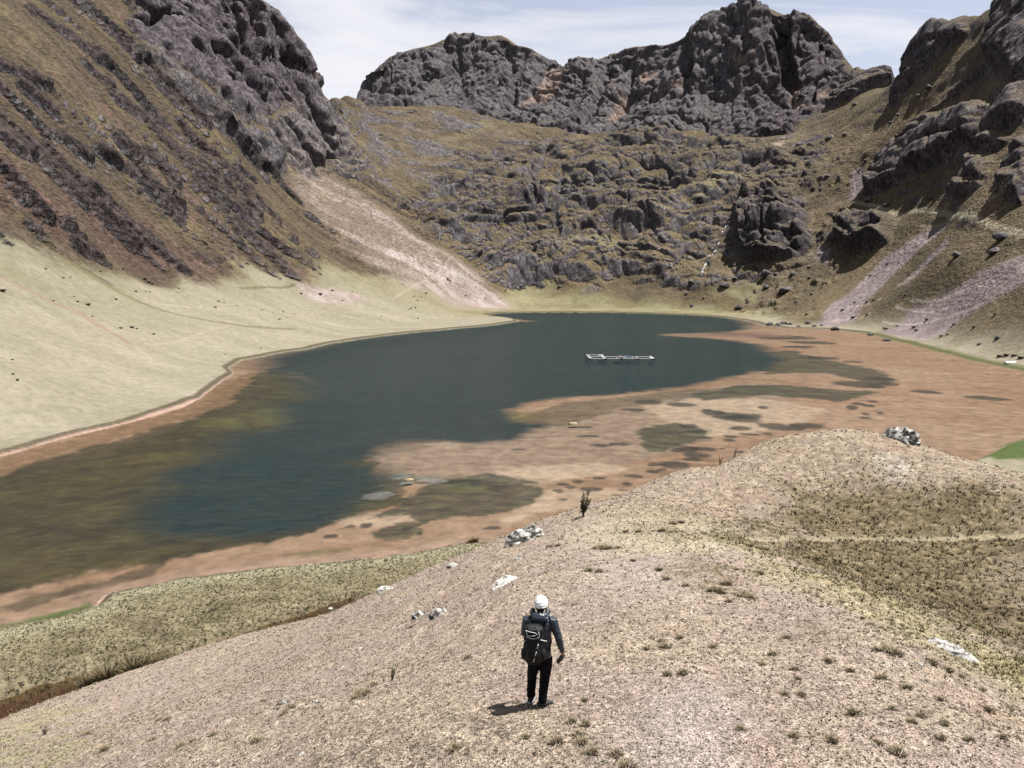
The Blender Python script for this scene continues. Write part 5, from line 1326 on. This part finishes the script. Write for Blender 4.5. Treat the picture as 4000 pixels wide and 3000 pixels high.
def shrub(u, v, h, label, lean=0.1, nst=7, seed=1, mat=None, spread=0.28, dens=26, leaf=0.05, cat='shrub', group=None):
    p = kpoint(u, v)
    t = empty('shrub', p); tag(t, label, cat, group)
    g = random.Random(seed)
    stems, leaves = [], []
    for k in range(nst):
        a = g.uniform(0, 6.28); sp_ = g.uniform(0.2, 1) * spread; hh = h * g.uniform(0.5, 1.05)
        line = []
        for j in range(6):
            f = j / 5
            line.append((math.cos(a) * sp_ * hh * f ** 1.2 + lean * hh * f + g.uniform(-.02, .02) * h, math.sin(a) * sp_ * hh * f ** 1.2 + g.uniform(-.02, .02) * h, hh * f - 0.02))
        stems.append((line, 0.016 * h))
        for _ in range(dens):
            f = g.uniform(0.25, 1.02); j = min(int(f * 5), 4); ff = f * 5 - j
            A, Bq = line[j], line[min(j + 1, 5)]
            leaves.append(tuple(A[i] + (Bq[i] - A[i]) * ff + g.uniform(-.035, .035) * h for i in range(3)))
    leafy('shrub', stems, leaves, leaf * h / 0.9 * 1.3, mat_stem, mat or mat_leafd, t)
    return t
shrub(2278, 2016, 1.2, 'dark upright shrub on the knoll skyline against the lake', 0.08, 12, 3, spread=0.36, dens=60)
shrub(1530, 2662, 0.42, 'green sprouting plant on the slope left of the hiker', 0.1, 9, 4, mat_leafg, 0.3, 20, 0.04)
shrub(1500, 2672, 0.22, 'lower brownish sprouts beside the green sprouting plant', 0.0, 8, 5, None, 0.4, 16, 0.04)
shrub(2812, 1795, 0.95, 'grey wispy shrub on the knoll crest, left of two', 0.1, 10, 6, None, 0.35, 12, 0.04)
shrub(2868, 1778, 1.0, 'grey wispy shrub on the knoll crest, right of two', 0.2, 6, 8, None, 0.25, 12, 0.04)
shrub(176, 2868, 0.42, 'round dark cushion shrub near the lower left corner', 0.0, 16, 9, None, 0.75, 26, 0.05)
reed_mesh = [blades_mesh('reed_clump', 220, 1.6, 0.9, 0.03, [(.07, .055, .028), (.12, .095, .05), (.04, .036, .018), (.2, .16, .09)], 80 + q, 0.25) for q in range(3)]
for q, (u, v, s) in enumerate(((340, 2690, .7), (365, 2684, .6), (418, 2668, .9), (500, 2668, .75), (528, 2640, 1.15), (570, 2642, .8), (606, 2630, .95), (630, 2622, .85))):
    w = at_z(u, v, 0.45)
    o = link('reed_clump', reed_mesh[q % 3], mat_grass); o.location = (w[0], w[1], 0.35); o.scale = (s, s, s); o.rotation_euler = (0, 0, q)
    tag(o, ['leftmost low brown reed clump in the wide part of the brook', 'low brown reed clump, second from the left in the brook', 'dark reed clump standing alone, third from the left in the brook', 'short reed clump on the knoll side of the brook below the tallest one',
            'tallest reed clump on the meadow side of the brook', 'reed clump just right of the tallest one in the brook', 'broad reed clump, second from the right in the brook', 'rightmost reed clump where the brook narrows'][q], 'reeds', 'reed clumps in the brook')
for q, (u, v, s, lb) in enumerate(((1833, 2124, .55, 'low brown cushion plant on the near shore, left of two'), (1852, 2118, .75, 'taller brown cushion plant on the near shore, right of two'), (1946, 2122, .5, 'brown cushion plant at the left foot of the big boulder'))):
    w = at_z(u, v, 0.4)
    o = link('cushion_plant', blades_mesh('cushion_plant', 140, 0.9, 0.9, 0.04, [(.13, .08, .035), (.08, .055, .025)], 90 + q, 0.6), mat_grass); o.location = (w[0], w[1], 0.3); o.scale = (s, s, s)
    tag(o, lb, 'plant')
# dark bushes dotted over the western meadow
bush_mesh = [blades_mesh('bush', 150, 1.1, 1.25, 0.09, [(.085, .075, .042), (.12, .105, .06), (.065, .058, .033)], 70 + q, 0.55) for q in range(3)]
bpx = [(a * .633, 900 + b * .633, s) for a, b, s in ((390, 299, 14), (437, 297, 9), (455, 414, 11), (760, 229, 13), (895, 286, 18), (915, 300, 20), (940, 320, 16), (1105, 357, 10), (840, 382, 14), (900, 382, 8), (925, 384, 10), (715, 427, 18), (745, 604, 18), (815, 604, 20), (845, 609, 12), (950, 644, 15), (1348, 440, 14), (1383, 449, 10), (1328, 476, 16), (1460, 466, 8), (1615, 494, 10), (1680, 511, 7), (1748, 508, 11), (1725, 549, 16), (1770, 541, 8), (1612, 547, 8), (1815, 519, 6), (75, 798, 14), (80, 889, 8), (1980, 398, 20), (1860, 392, 14), (2050, 372, 16), (480, 443, 14), (545, 462, 22), (570, 533, 12), (1610, 728, 6), (110, 929, 14), (20, 380, 24), (1390, 765, 6), (280, 240, 14), (620, 250, 12), (330, 440, 14), (1240, 420, 8))]
bpx += [(1300 + a * .633, 900 + b * .633, s) for a, b, s in ((500, 409, 12), (522, 434, 12), (575, 392, 14), (545, 412, 10), (510, 480, 10), (485, 483, 10), (470, 492, 9), (500, 543, 9), (525, 546, 10), (300, 527, 8), (710, 304, 18), (722, 314, 14), (820, 409, 12), (890, 413, 9), (940, 425, 9), (430, 335, 10), (120, 380, 10), (60, 435, 9), (1030, 420, 12), (1060, 380, 10), (980, 300, 14), (1000, 325, 14))]
for q, (u, v, wpx) in enumerate(bpx):
    x, y = hit(u, v); rr = math.hypot(x, y)
    s = max(wpx * rr / FPX / 2.9, 0.3)
    o = link('bush', bush_mesh[q % 3], mat_grass); o.location = (x, y, ground_valley(x, y)); o.scale = (s, s, s * 0.8); o.rotation_euler = (0, 0, q * 1.7)
    tag(o, 'small dark bush dotted on the pale western meadow', 'bush', 'dark bushes on the western meadow')
epx = [(2600 + a * .633, 900 + b * .633, s) for a, b, s in ((1360, 610, 16), (1345, 605, 12), (1530, 600, 18), (1545, 620, 16), (1035, 612, 18), (1060, 610, 16), (1270, 640, 18), (1155, 540, 18), (1240, 520, 14), (870, 520, 18), (1090, 490, 14), (1700, 655, 16), (1740, 640, 14), (1780, 575, 18), (1900, 600, 16), (2030, 520, 14), (1430, 590, 12), (1610, 555, 14), (2060, 780, 22), (2100, 775, 22), (2150, 772, 24), (2190, 790, 24), (1280, 430, 12), (1240, 440, 12), (1500, 275, 10), (1650, 190, 10))]
for q, (u, v, wpx) in enumerate(epx):
    x, y = hit(u, v); rr = math.hypot(x, y); s = wpx * rr / FPX / 2.6
    o = link('bush', bush_mesh[q % 3], mat_grass); o.location = (x, y, ground_valley(x, y)); o.scale = (s, s, s * 0.8); o.rotation_euler = (0, 0, q * 1.7)
    tag(o, 'straw-coloured bush low on the eastern slope near the shore', 'bush', 'bushes low on the eastern slope')

# ------------------------------------------------------------------ the fish cages out on the lake, and two boats
def box_bm(bm, cx, cy, cz, sx, sy, sz, rz=0.0):
    m = Matrix.Translation((cx, cy, cz)) @ Matrix.Rotation(rz, 4, 'Z') @ Matrix.Diagonal((sx, sy, sz, 1))
    bmesh.ops.create_cube(bm, size=1.0, matrix=m)
def part(name, fn, mat, parent, bevel=0.0):
    bm = bmesh.new(); fn(bm)
    if bevel:
        bmesh.ops.bevel(bm, geom=bm.edges[:], offset=bevel, segments=2, affect='EDGES', profile=0.6)
    me = bpy.data.meshes.new(name); bm.to_mesh(me); bm.free()
    return link(name, me, mat, parent)
mat_white = simple_mat('white_pipe_paint', (.70, .70, .68), 0.5, 0.08, 3)
mat_drum = simple_mat('black_float_drum', (.012, .012, .013), 0.5, 0.2, 6)
mat_boxred = simple_mat('faded_red_box', (.45, .33, .3), 0.6, 0.2, 3)
mat_blue = simple_mat('blue_boat_paint', (.05, .09, .17), 0.5, 0.2, 3)
mat_net = simple_mat('dark_net', (.05, .055, .055), 0.9, 0.3, 8)
c0 = at_z(2304, 1403, 0.0); CS = 5.35
raft = empty('fish_cage_raft', (c0[0], c0[1], 0.0))
tag(raft, 'white pipe frames of floating fish cages out on the dark water', 'fish cages')
def rail(x0, y0, x1, y1, w=0.19, z=0.2, h=0.1):
    L = math.hypot(x1 - x0, y1 - y0)
    part('rail', lambda bm: box_bm(bm, (x0 + x1) / 2, (y0 + y1) / 2, z, L, w, h, math.atan2(y1 - y0, x1 - x0)), mat_white, raft, 0.03)
for k in range(4):
    rail(k * CS, 0, (k + 1) * CS, 0); rail(k * CS, CS, (k + 1) * CS, CS)
    rail(k * CS, 0.2, k * CS, CS - 0.2, z=0.22)
rail(4 * CS, 0.2, 4 * CS, CS - 0.2, 0.4, 0.22); rail(0, 2 * CS, CS, 2 * CS); rail(0, CS + .2, 0, 2 * CS - .2, z=0.22); rail(CS, CS + .2, CS, 2 * CS - .2, z=0.22); rail(CS * 0.72, CS * 1.4, CS * 0.86, CS * 2 - 0.2, 0.15, 0.24)
rail(0.55, 0.2, 0.55, 2 * CS - .2, 0.15, 0.24); rail(CS - 0.55, 0.2, CS - 0.55, 2 * CS - .2, 0.18, 0.24); rail(4 * CS - 0.7, 0.2, 4 * CS - 0.7, CS - .2, 0.15, 0.24); rail(1.68 * CS, 0.2, 1.78 * CS, CS - .2, 0.15, 0.24)
for (fx, fy) in [(k * CS, yy) for k in range(5) for yy in (0.0, CS)] + [(0, 2 * CS), (CS, 2 * CS)]:
    def drum(bm, fx=fx, fy=fy):
        bmesh.ops.create_cone(bm, cap_ends=True, segments=12, radius1=0.30, radius2=0.30, depth=0.9, matrix=Matrix.Translation((fx, fy - 0.05, 0.02)) @ Matrix.Rotation(math.pi / 2, 4, 'Y'))
    part('float', drum, mat_drum, raft)
for (fx, fy, hh) in ((0, 0, .25), (CS, 0, .35), (CS, CS, .3), (2 * CS, CS, 0.3), (4 * CS, 0, 0.3), (4 * CS, CS, .35), (0, 2 * CS, .25), (3 * CS, 0, 0.3), (CS, 2 * CS, .25)):
    part('post', lambda bm: box_bm(bm, fx, fy, 0.22 + hh / 2, 0.22, 0.22, hh), mat_white, raft)
part('locker', lambda bm: box_bm(bm, 2 * CS, 0.35, 0.62, 0.8, 0.7, 0.7), mat_boxred, raft, 0.06)
part('net', lambda bm: box_bm(bm, 1.82 * CS, CS * 0.5, 0.35, CS * 0.3, CS * 0.55, 0.05), mat_net, raft)

def hull(bm, L, W, H, bow=1.0, flat_stern=True, n=12):
    rows = []
    for k in range(n + 1):
        f = k / n
        wd = W / 2 * (1 - max(0, (f - 0.45) / 0.55) ** 2.2) * (0.86 + 0.14 * min(1, f / 0.3)) + 0.01
        sheer = H * (1 + 0.25 * max(0, f - 0.6))
        row = []
        for j in range(9):
            a = math.pi * j / 8
            row.append(bm.verts.new((L * (f - 0.5), -math.cos(a) * wd, sheer * (1 - math.sin(a) ** 0.7))))
        rows.append(row)
    for k in range(n):
        for j in range(8):
            bm.faces.new((rows[k][j], rows[k + 1][j], rows[k + 1][j + 1], rows[k][j + 1]))
    bm.faces.new(rows[0])
    bmesh.ops.recalc_face_normals(bm, faces=bm.faces[:])
    bmesh.ops.solidify(bm, geom=bm.faces[:], thickness=0.05)
bt = empty('rowing_boat', (c0[0] + CS * 2.48, c0[1] + 1.3, 0.0), 0.1)
tag(bt, 'small white and blue boat moored inside the floating cages', 'boat')
part('hull', lambda bm: hull(bm, 3.4, 1.4, 0.65), mat_white, bt)
part('cover', lambda bm: box_bm(bm, -0.2, 0, 0.78, 1.7, 1.15, 0.42), mat_blue, bt, 0.12)
part('thwart', lambda bm: box_bm(bm, 0.95, 0, 0.5, 0.25, 1.0, 0.05), mat_white, bt)
x, y = hit(3948, 1418); zb = ground_valley(x, y)
b2 = empty('beached_boat', (x, y, zb + 0.62), 0.12)
tag(b2, 'white boat lying upturned on the eastern shore grass', 'boat')
def up_hull(bm):
    hull(bm, photo_size(x, y, zb, 50), 1.5, 0.62)
    bmesh.ops.transform(bm, matrix=Matrix.Rotation(math.pi, 4, 'X'), verts=bm.verts[:])
part('hull', up_hull, simple_mat('white_hull', (.75, .75, .74), 0.4, 0.08, 2), b2)
part('keel', lambda bm: box_bm(bm, 0, 0, 0.02, 3.2, 0.06, 0.08), mat_white, b2)

# ------------------------------------------------------------------ the hiker
def tube_bm(bm, pts, seg=12):
    """closed tube through (x,y,z,ra,rb): ra sideways, rb front to back, rings square to the path"""
    P = [Vector(p[:3]) for p in pts]
    rings = []
    n = len(P)
    for k in range(n):
        t = (P[min(k + 1, n - 1)] - P[max(k - 1, 0)]).normalized()
        ref = Vector((0, 1, 0)) if abs(t.y) < 0.85 else Vector((0, 0, 1))
        sx = ref.cross(t).normalized(); sy = t.cross(sx).normalized()
        ra, rb = pts[k][3], pts[k][4] if len(pts[k]) > 4 else pts[k][3]
        rings.append([bm.verts.new(P[k] + sx * ra * math.cos(a) + sy * rb * math.sin(a)) for a in [2 * math.pi * j / seg for j in range(seg)]])
    for k in range(n - 1):
        for j in range(seg):
            bm.faces.new((rings[k][j], rings[k][(j + 1) % seg], rings[k + 1][(j + 1) % seg], rings[k + 1][j]))
    for ring, end, s in ((rings[0], P[0], -1), (rings[-1], P[-1], 1)):
        t = (P[1] - P[0]).normalized() if s < 0 else (P[-1] - P[-2]).normalized()
        r = (pts[0][3] if s < 0 else pts[-1][3]) * 0.5
        tip = bm.verts.new(end + t * s * r)
        for j in range(seg):
            a, b = ring[j], ring[(j + 1) % seg]
            bm.faces.new((b, a, tip) if s < 0 else (a, b, tip))
def ell_bm(bm, cx, cy, cz, rx, ry, rz, rot=None):
    m = Matrix.Translation((cx, cy, cz)) @ (rot or Matrix.Identity(4)) @ Matrix.Diagonal((rx, ry, rz, 1))
    bmesh.ops.create_icosphere(bm, subdivisions=3, radius=1.0, matrix=m)
def fused(name, fn, voxel, mat, parent, smooth=4, wrinkle=0.0, wscale=(0.09, 0.09, 0.05), seed=1):
    """overlapping closed shapes melted into one continuous skin"""
    bm = bmesh.new(); fn(bm)
    bmesh.ops.recalc_face_normals(bm, faces=bm.faces[:])
    me = bpy.data.meshes.new(name); bm.to_mesh(me); bm.free()
    tmp = bpy.data.objects.new('tmp', me); COL.objects.link(tmp)
    md = tmp.modifiers.new('r', 'REMESH'); md.mode = 'VOXEL'; md.voxel_size = voxel
    ms = tmp.modifiers.new('s', 'SMOOTH'); ms.iterations = smooth; ms.factor = 0.5
    dg = bpy.context.evaluated_depsgraph_get()
    out = bpy.data.meshes.new_from_object(tmp.evaluated_get(dg))
    bpy.data.objects.remove(tmp); bpy.data.meshes.remove(me)
    out.name = name
    if wrinkle:
        V = np.empty(len(out.vertices) * 3, np.float32); out.vertices.foreach_get('co', V); V = V.reshape(-1, 3)
        Nn = np.empty(len(V) * 3, np.float32); out.vertices.foreach_get('normal', Nn); Nn = Nn.reshape(-1, 3)
        w = (np.abs(noise(V + 0.03 * noise(V, 0.2, seed + 5)[:, None], np.array(wscale), seed)) - 0.25) + 0.5 * noise(V, np.array(wscale) * 0.5, seed + 2)
        V = V + Nn * (w * wrinkle)[:, None]
        out.vertices.foreach_set('co', V.ravel())
    out.polygons.foreach_set('use_smooth', np.ones(len(out.polygons), bool)); out.update()
    o = link(name, out, mat)
    o.parent = parent
    return o
mat_skin = simple_mat('skin', (.34, .19, .135), 0.55, 0.08, 30, spec=0.35)
mat_jacket = simple_mat('navy_rain_jacket', (.018, .024, .038), 0.42, 0.2, 14, 0.3, spec=0.3)
mat_trousers = simple_mat('black_trousers', (.004, .004, .0045), 0.8, 0.2, 18, 0.3, spec=0.08)
mat_cap = simple_mat('white_cap', (.62, .62, .60), 0.8, 0.06, 25, 0.2)
mat_hair = simple_mat('dark_hair', (.012, .010, .009), 0.6, 0.3, 60)
mat_shoe = simple_mat('charcoal_shoe', (.03, .03, .032), 0.7, 0.3, 50, 0.4)
mat_sole = simple_mat('pale_sole', (.3, .3, .29), 0.6, 0.1, 20)
mat_pack = simple_mat('black_pack_fabric', (.0065, .0065, .007), 0.6, 0.3, 22, 0.5, spec=0.16)
mat_cord = simple_mat('pale_cord', (.55, .55, .53), 0.6, 0.1, 20)
mat_dev = simple_mat('black_plastic', (.008, .008, .009), 0.4, 0.2, 20, spec=0.5)

hp = kpoint(2106, 2748)
HIKER_RZ = -0.12
AL, AR = (-0.135, 0.06, 0.10), (0.055, -0.085, 0.10)               # ankles
SR, ER, WR = (0.205, 0.0, 1.425), (0.30, -0.035, 1.15), (0.355, 0.05, 0.885)
SL, EL_, WL = (-0.195, 0.01, 1.42), (-0.245, 0.06, 1.16), (-0.12, 0.27, 1.07)
def hand(bm, w, d, side, grip):
    """palm and five bent fingers; w wrist, d direction of the forearm"""
    d = Vector(d).normalized(); w = Vector(w)
    out = Vector((side, 0, 0)); fw = d.cross(out).normalized(); fw = fw if fw.y > 0 else -fw
    palm = w + d * 0.05
    tube_bm(bm, [(*w, .026, .022), (*(w + d * 0.03), .032, .019), (*(w + d * 0.075), .040, .016), (*(w + d * 0.095), .038, .014)], 10)
    inn = -out
    for k, (off, ln) in enumerate(((-0.033, .062), (-0.011, .074), (0.011, .070), (0.033, .054))):
        b = w + d * 0.092 + fw * -off
        j1 = b + (d * 0.85 + inn * 0.5 * grip) * ln * 0.5
        j2 = j1 + (d * 0.35 + inn * 0.95 * grip) * ln * 0.38
        j3 = j2 + (inn * 0.9 * grip - d * 0.25) * ln * 0.28
        tube_bm(bm, [(*b, .0105), (*j1, .0095), (*j2, .0085), (*j3, .0075)], 8)
    b = w + d * 0.03 + fw * 0.03
    j1 = b + (fw * 0.75 + d * 0.6 + inn * 0.25) * 0.035; j2 = j1 + (d * 0.8 + inn * 0.6 + fw * 0.1) * 0.032
    tube_bm(bm, [(*b, .013), (*j1, .0115), (*j2, .0095)], 8)
def body(bm):
    tube_bm(bm, [(.01, 0, .84, .15, .11), (.01, 0, .95, .155, .115), (.005, .0, 1.10, .135, .10), (0, .0, 1.26, .155, .11), (0, .0, 1.38, .17, .10), (0, .01, 1.45, .12, .075)], 16)
    tube_bm(bm, [(0, .01, 1.42, .062, .06), (.008, .03, 1.53, .055, .058)], 12)
    ell_bm(bm, .015, .05, 1.655, .078, .098, .118); ell_bm(bm, .03, .10, 1.60, .055, .06, .065)
    ell_bm(bm, .047, .158, 1.635, .013, .022, .022)                                      # nose
    for sx in (-1, 1): ell_bm(bm, .015 + sx * .082 * math.cos(.25), .045 - sx * .082 * math.sin(.25) * 0.6, 1.635, .012, .022, .032)   # ears
    for s_, e_, w_, sd_ in ((SR, ER, WR, 1), (SL, EL_, WL, -1)):
        tube_bm(bm, [(*s_, .055), (*[(a + b) / 2 for a, b in zip(s_, e_)], .047), (*e_, .040), (*[(a * .6 + b * .4) for a, b in zip(e_, w_)], .040), (*w_, .027)], 12)
        hand(bm, w_, [b - a for a, b in zip(e_, w_)], sd_, 1.0)
    for hx, kn_, an in ((-.085, (-.115, .035, .50), AL), (.105, (.09, -.02, .50), AR)):
        tube_bm(bm, [(hx, 0, .88, .085), (hx * .95 + kn_[0] * .05, 0, .72, .078), (*kn_, .056), (*[(a * .6 + b * .4) for a, b in zip(kn_, an)], .055), (*an, .036)], 12)
        tube_bm(bm, [(an[0], an[1] - .03, .06, .035), (an[0], an[1] + .12, .04, .035)], 10)
person = fused('person', body, 0.0095, mat_skin, None, 3)
person.location = hp; person.rotation_euler = (0, 0, HIKER_RZ)
tag(person, 'hiker seen from behind in navy jacket, black trousers and white cap, looking over the lake', 'person')
for sx in (-1, 1):
    e = fused('eye', lambda bm: ell_bm(bm, .045 + sx * .032, .142 - sx * 0.012, 1.662, .012, .008, .009), 0.003, mat_hair, person, 1)
fused('mouth', lambda bm: ell_bm(bm, .048, .153, 1.585, .024, .008, .006), 0.003, simple_mat('lips', (.26, .1, .08), 0.5, 0.05), person, 1)
def jacket(bm):
    tube_bm(bm, [(.012, 0, .80, .168, .125), (.012, 0, .90, .172, .132), (.008, 0, 1.02, .165, .125), (.004, 0, 1.15, .165, .125), (0, 0, 1.28, .182, .13), (0, 0, 1.38, .195, .118), (0, .005, 1.45, .15, .095), (0, .015, 1.50, .085, .08)], 20)
    for s_, e_, w_ in ((SR, ER, WR), (SL, EL_, WL)):
        tube_bm(bm, [(s_[0] * .85, s_[1], s_[2] - .01, .078), (*s_, .076), (*[(a * .5 + b * .5) for a, b in zip(s_, e_)], .066), (*e_, .059), (*[(a * .55 + b * .45) for a, b in zip(e_, w_)], .055), (*[(a * .06 + b * .94) for a, b in zip(e_, w_)], .041)], 14)
jk = fused('jacket', jacket, 0.011, mat_jacket, person, 5, 0.011, (0.10, 0.10, 0.055), 3)
def hood(bm):
    ring = []
    for k in range(13):
        a = math.radians(-200 + 220 * k / 12)
        ring.append((.008 + .118 * math.cos(a), .01 + .105 * math.sin(a), 1.565 + .03 * math.sin(a) - .015 * abs(math.cos(a)), .04 + .012 * (1 - abs(math.cos(a))), .05))
    tube_bm(bm, ring, 12)
    ell_bm(bm, .0, -.10, 1.50, .12, .06, .07)
fused('hood', hood, 0.009, mat_jacket, jk, 4, 0.012, (0.06, 0.06, 0.04), 9)
def cuff(bm): tube_bm(bm, [(*[(a * .10 + b * .90) for a, b in zip(ER, WR)], .041), (*[(a * .04 + b * .96) for a, b in zip(ER, WR)], .040)], 14)
fused('cuff', cuff, 0.006, mat_jacket, jk, 2)
def trousers(bm):
    tube_bm(bm, [(.012, 0, .72, .155, .115), (.012, 0, .84, .168, .125), (.01, 0, .97, .158, .12)], 18)
    for hx, kn_, an in ((-.085, (-.115, .035, .50), AL), (.105, (.09, -.02, .50), AR)):
        tube_bm(bm, [(hx, 0, .82, .102, .11), (hx * .95 + kn_[0] * .05, 0, .66, .099, .104), (*kn_, .082, .086), (*[(a * .5 + b * .5) for a, b in zip(kn_, an)], .073, .08), (an[0], an[1] - .008, .10, .066, .072)], 14)
fused('trousers', trousers, 0.011, mat_trousers, person, 5, 0.009, (0.12, 0.12, 0.07), 5)
def hair(bm): ell_bm(bm, .013, .035, 1.655, .083, .098, .10); ell_bm(bm, .01, .0, 1.60, .066, .05, .06)
fused('hair', hair, 0.007, mat_hair, person, 3, 0.004, (0.02, 0.02, 0.02), 4)
def cap(bm):
    tube_bm(bm, [(.015, .035, 1.632, .102, .116), (.015, .04, 1.68, .104, .118), (.015, .044, 1.735, .093, .105), (.015, .042, 1.772, .068, .078), (.015, .04, 1.79, .034, .04)], 20)
cp = fused('cap', cap, 0.006, mat_cap, person, 3, 0.011, (0.07, 0.07, 0.035), 6)
def bill(bm):
    m = Matrix.Translation((.045, .165, 1.655)) @ Matrix.Rotation(-0.25, 4, 'Z') @ Matrix.Rotation(-0.18, 4, 'X') @ Matrix.Diagonal((.078, .075, .008, 1))
    bmesh.ops.create_icosphere(bm, subdivisions=3, radius=1.0, matrix=m)
fused('cap_bill', bill, 0.005, mat_cap, cp, 2)
def band_(bm): tube_bm(bm, [(.014, .038, 1.606, .093, .106), (.014, .04, 1.632, .1, .113)], 20)
fused('sweatband', band_, 0.006, mat_hair, cp, 2)
for an, yaw in ((AL, -0.15), (AR, -1.05)):
    d = Vector((math.sin(-yaw), math.cos(yaw), 0)); a = Vector(an)
    def upper(bm):
        pth = [a - d * 0.075 + Vector((0, 0, -.035)), a - d * 0.02 + Vector((0, 0, -.03)), a + d * 0.07 + Vector((0, 0, -.048)), a + d * 0.15 + Vector((0, 0, -.062)), a + d * 0.185 + Vector((0, 0, -.068))]
        rr_ = [(.042, .045), (.05, .055), (.05, .042), (.047, .03), (.032, .02)]
        tube_bm(bm, [(*q, *r) for q, r in zip(pth, rr_)], 14)
        tube_bm(bm, [(a.x, a.y, .06, .045), (a.x, a.y, .125, .044)], 12)
    sh = fused('shoe', upper, 0.007, mat_shoe, person, 3, 0.004, (0.03, 0.03, 0.02), 7)
    def sole(bm):
        tube_bm(bm, [(*(a - d * 0.085 + Vector((0, 0, -.085))), .036, .014), (*(a - d * 0.03 + Vector((0, 0, -.087))), .046, .015), (*(a + d * 0.08 + Vector((0, 0, -.088))), .052, .014), (*(a + d * 0.17 + Vector((0, 0, -.086))), .045, .012), (*(a + d * 0.205 + Vector((0, 0, -.08))), .028, .010)], 14)
    fused('sole', sole, 0.006, mat_sole, sh, 2)
# backpack (its own thing, hanging on the hiker's back)
pack = empty('backpack', hp, HIKER_RZ)
tag(pack, 'black hiking backpack with pale bungee cords on the hiker\'s back', 'backpack')
PX = -0.075
def pbody(bm):
    tube_bm(bm, [(PX + .005, -.215, .84, .115, .075), (PX, -.225, .90, .152, .098), (PX, -.225, 1.05, .16, .105), (PX, -.215, 1.20, .152, .10), (PX + .005, -.20, 1.32, .14, .088), (PX + .01, -.185, 1.38, .10, .06)], 20)
    tube_bm(bm, [(PX, -.30, .90, .085, .04), (PX, -.315, 1.0, .10, .045), (PX, -.305, 1.12, .09, .035)], 14)
pb = fused('pack_body', pbody, 0.010, mat_pack, pack, 4, 0.013, (0.09, 0.09, 0.11), 11)
def lid(bm):
    tube_bm(bm, [(PX - .13, -.215, 1.37, .055, .075), (PX - .06, -.235, 1.385, .075, .105), (PX + .06, -.235, 1.385, .075, .105), (PX + .13, -.215, 1.37, .055, .075)], 16)
fused('lid_pocket', lid, 0.009, mat_pack, pack, 4, 0.010, (0.07, 0.07, 0.05), 12)
def cord(bm, pts, r): tube_bm(bm, [(*p_, r) for p_ in pts], 6)
def cordpart(name, lines, r, mat, parent):
    for ln_ in lines:
        bm = bmesh.new(); cord(bm, ln_, r)
        me = bpy.data.meshes.new(name); bm.to_mesh(me); bm.free(); me.polygons.foreach_set('use_smooth', np.ones(len(me.polygons), bool))
        link(name, me, mat, parent)
lx = [(PX - .115, -.325, 1.405), (PX - .05, -.345, 1.395), (PX + .03, -.348, 1.385), (PX + .075, -.345, 1.36), (PX + .02, -.345, 1.335), (PX - .06, -.34, 1.32), (PX - .09, -.335, 1.345), (PX - .1, -.33, 1.40)]
lx2 = [(PX - .10, -.318, 1.30), (PX - .02, -.33, 1.275), (PX + .06, -.325, 1.285), (PX + .1, -.318, 1.31)]
lx3 = [(PX + .085, -.335, 1.40), (PX + .10, -.33, 1.34), (PX + .085, -.325, 1.28)]
cordpart('bungee_cord', [lx, lx2, lx3], 0.0048, mat_cord, pack)
cordpart('daisy_chain', [[(PX + .085 - .01 * k, -.338 - .004 * math.sin(k * 1.6) - (.012 if 2 < k < 8 else 0), 1.20 - .034 * k) for k in range(3)], [(PX + .055 - .01 * k, -.352, 1.08 - .034 * k) for k in range(3)], [(PX + .03 - .01 * k, -.345, .97 - .03 * k) for k in range(3)]], 0.0065, mat_cord, pack)
cordpart('compression_strap', [[(PX + .115, -.29, 1.245), (PX + .165, -.225, 1.20), (PX + .20, -.15, 1.155)], [(PX + .13, -.275, 1.04), (PX + .165, -.22, .985), (PX + .185, -.15, .95)], [(PX - .12, -.285, 1.22), (PX - .16, -.22, 1.18)]], 0.0065, mat_cord, pack)
for sx in (-1, 1):
    cordpart('shoulder_strap', [[(sx * .085 - .02, -.135, 1.36), (sx * .115, -.09, 1.485), (sx * .13, .0, 1.515), (sx * .135, .09, 1.47), (sx * .14, .145, 1.36), (sx * .15, .14, 1.18), (sx * .175, .03, 1.05), (sx * .165, -.12, .98)]], 0.020, mat_pack, pack)
cordpart('strap_piping', [[(.115, -.11, 1.505), (.135, -.06, 1.522), (.16, .01, 1.525)]], 0.007, mat_cord, pack)
def sidep(bm):
    ell_bm(bm, PX + .15, -.205, .96, .045, .07, .10); ell_bm(bm, PX - .15, -.205, .96, .045, .07, .10)
fused('side_pocket', lambda bm: ell_bm(bm, PX + .15, -.205, .96, .045, .07, .10), 0.01, mat_pack, pack, 2)
fused('side_pocket', lambda bm: ell_bm(bm, PX - .15, -.205, .96, .045, .07, .10), 0.01, mat_pack, pack, 2)
# the thing in the right hand
wv_ = Vector(WR) + (Vector(WR) - Vector(ER)).normalized() * 0.115
R_ = Matrix.Rotation(HIKER_RZ, 3, 'Z')
dev = empty('handheld_device', hp + R_ @ (wv_ + Vector((-0.055, -0.005, -0.03))), HIKER_RZ)
dev.rotation_euler = (0.25, 0.6, HIKER_RZ)
tag(dev, 'black handheld device gripped in the hiker\'s right hand', 'device')
part('device_body', lambda bm: box_bm(bm, 0, 0, 0, .062, .062, .155), mat_dev, dev, 0.014)
part('device_knob', lambda bm: bmesh.ops.create_cone(bm, cap_ends=True, segments=12, radius1=.018, radius2=.014, depth=.03, matrix=Matrix.Translation((-.03, -.02, .06)) @ Matrix.Rotation(math.pi / 2, 4, 'Y')), mat_dev, dev)
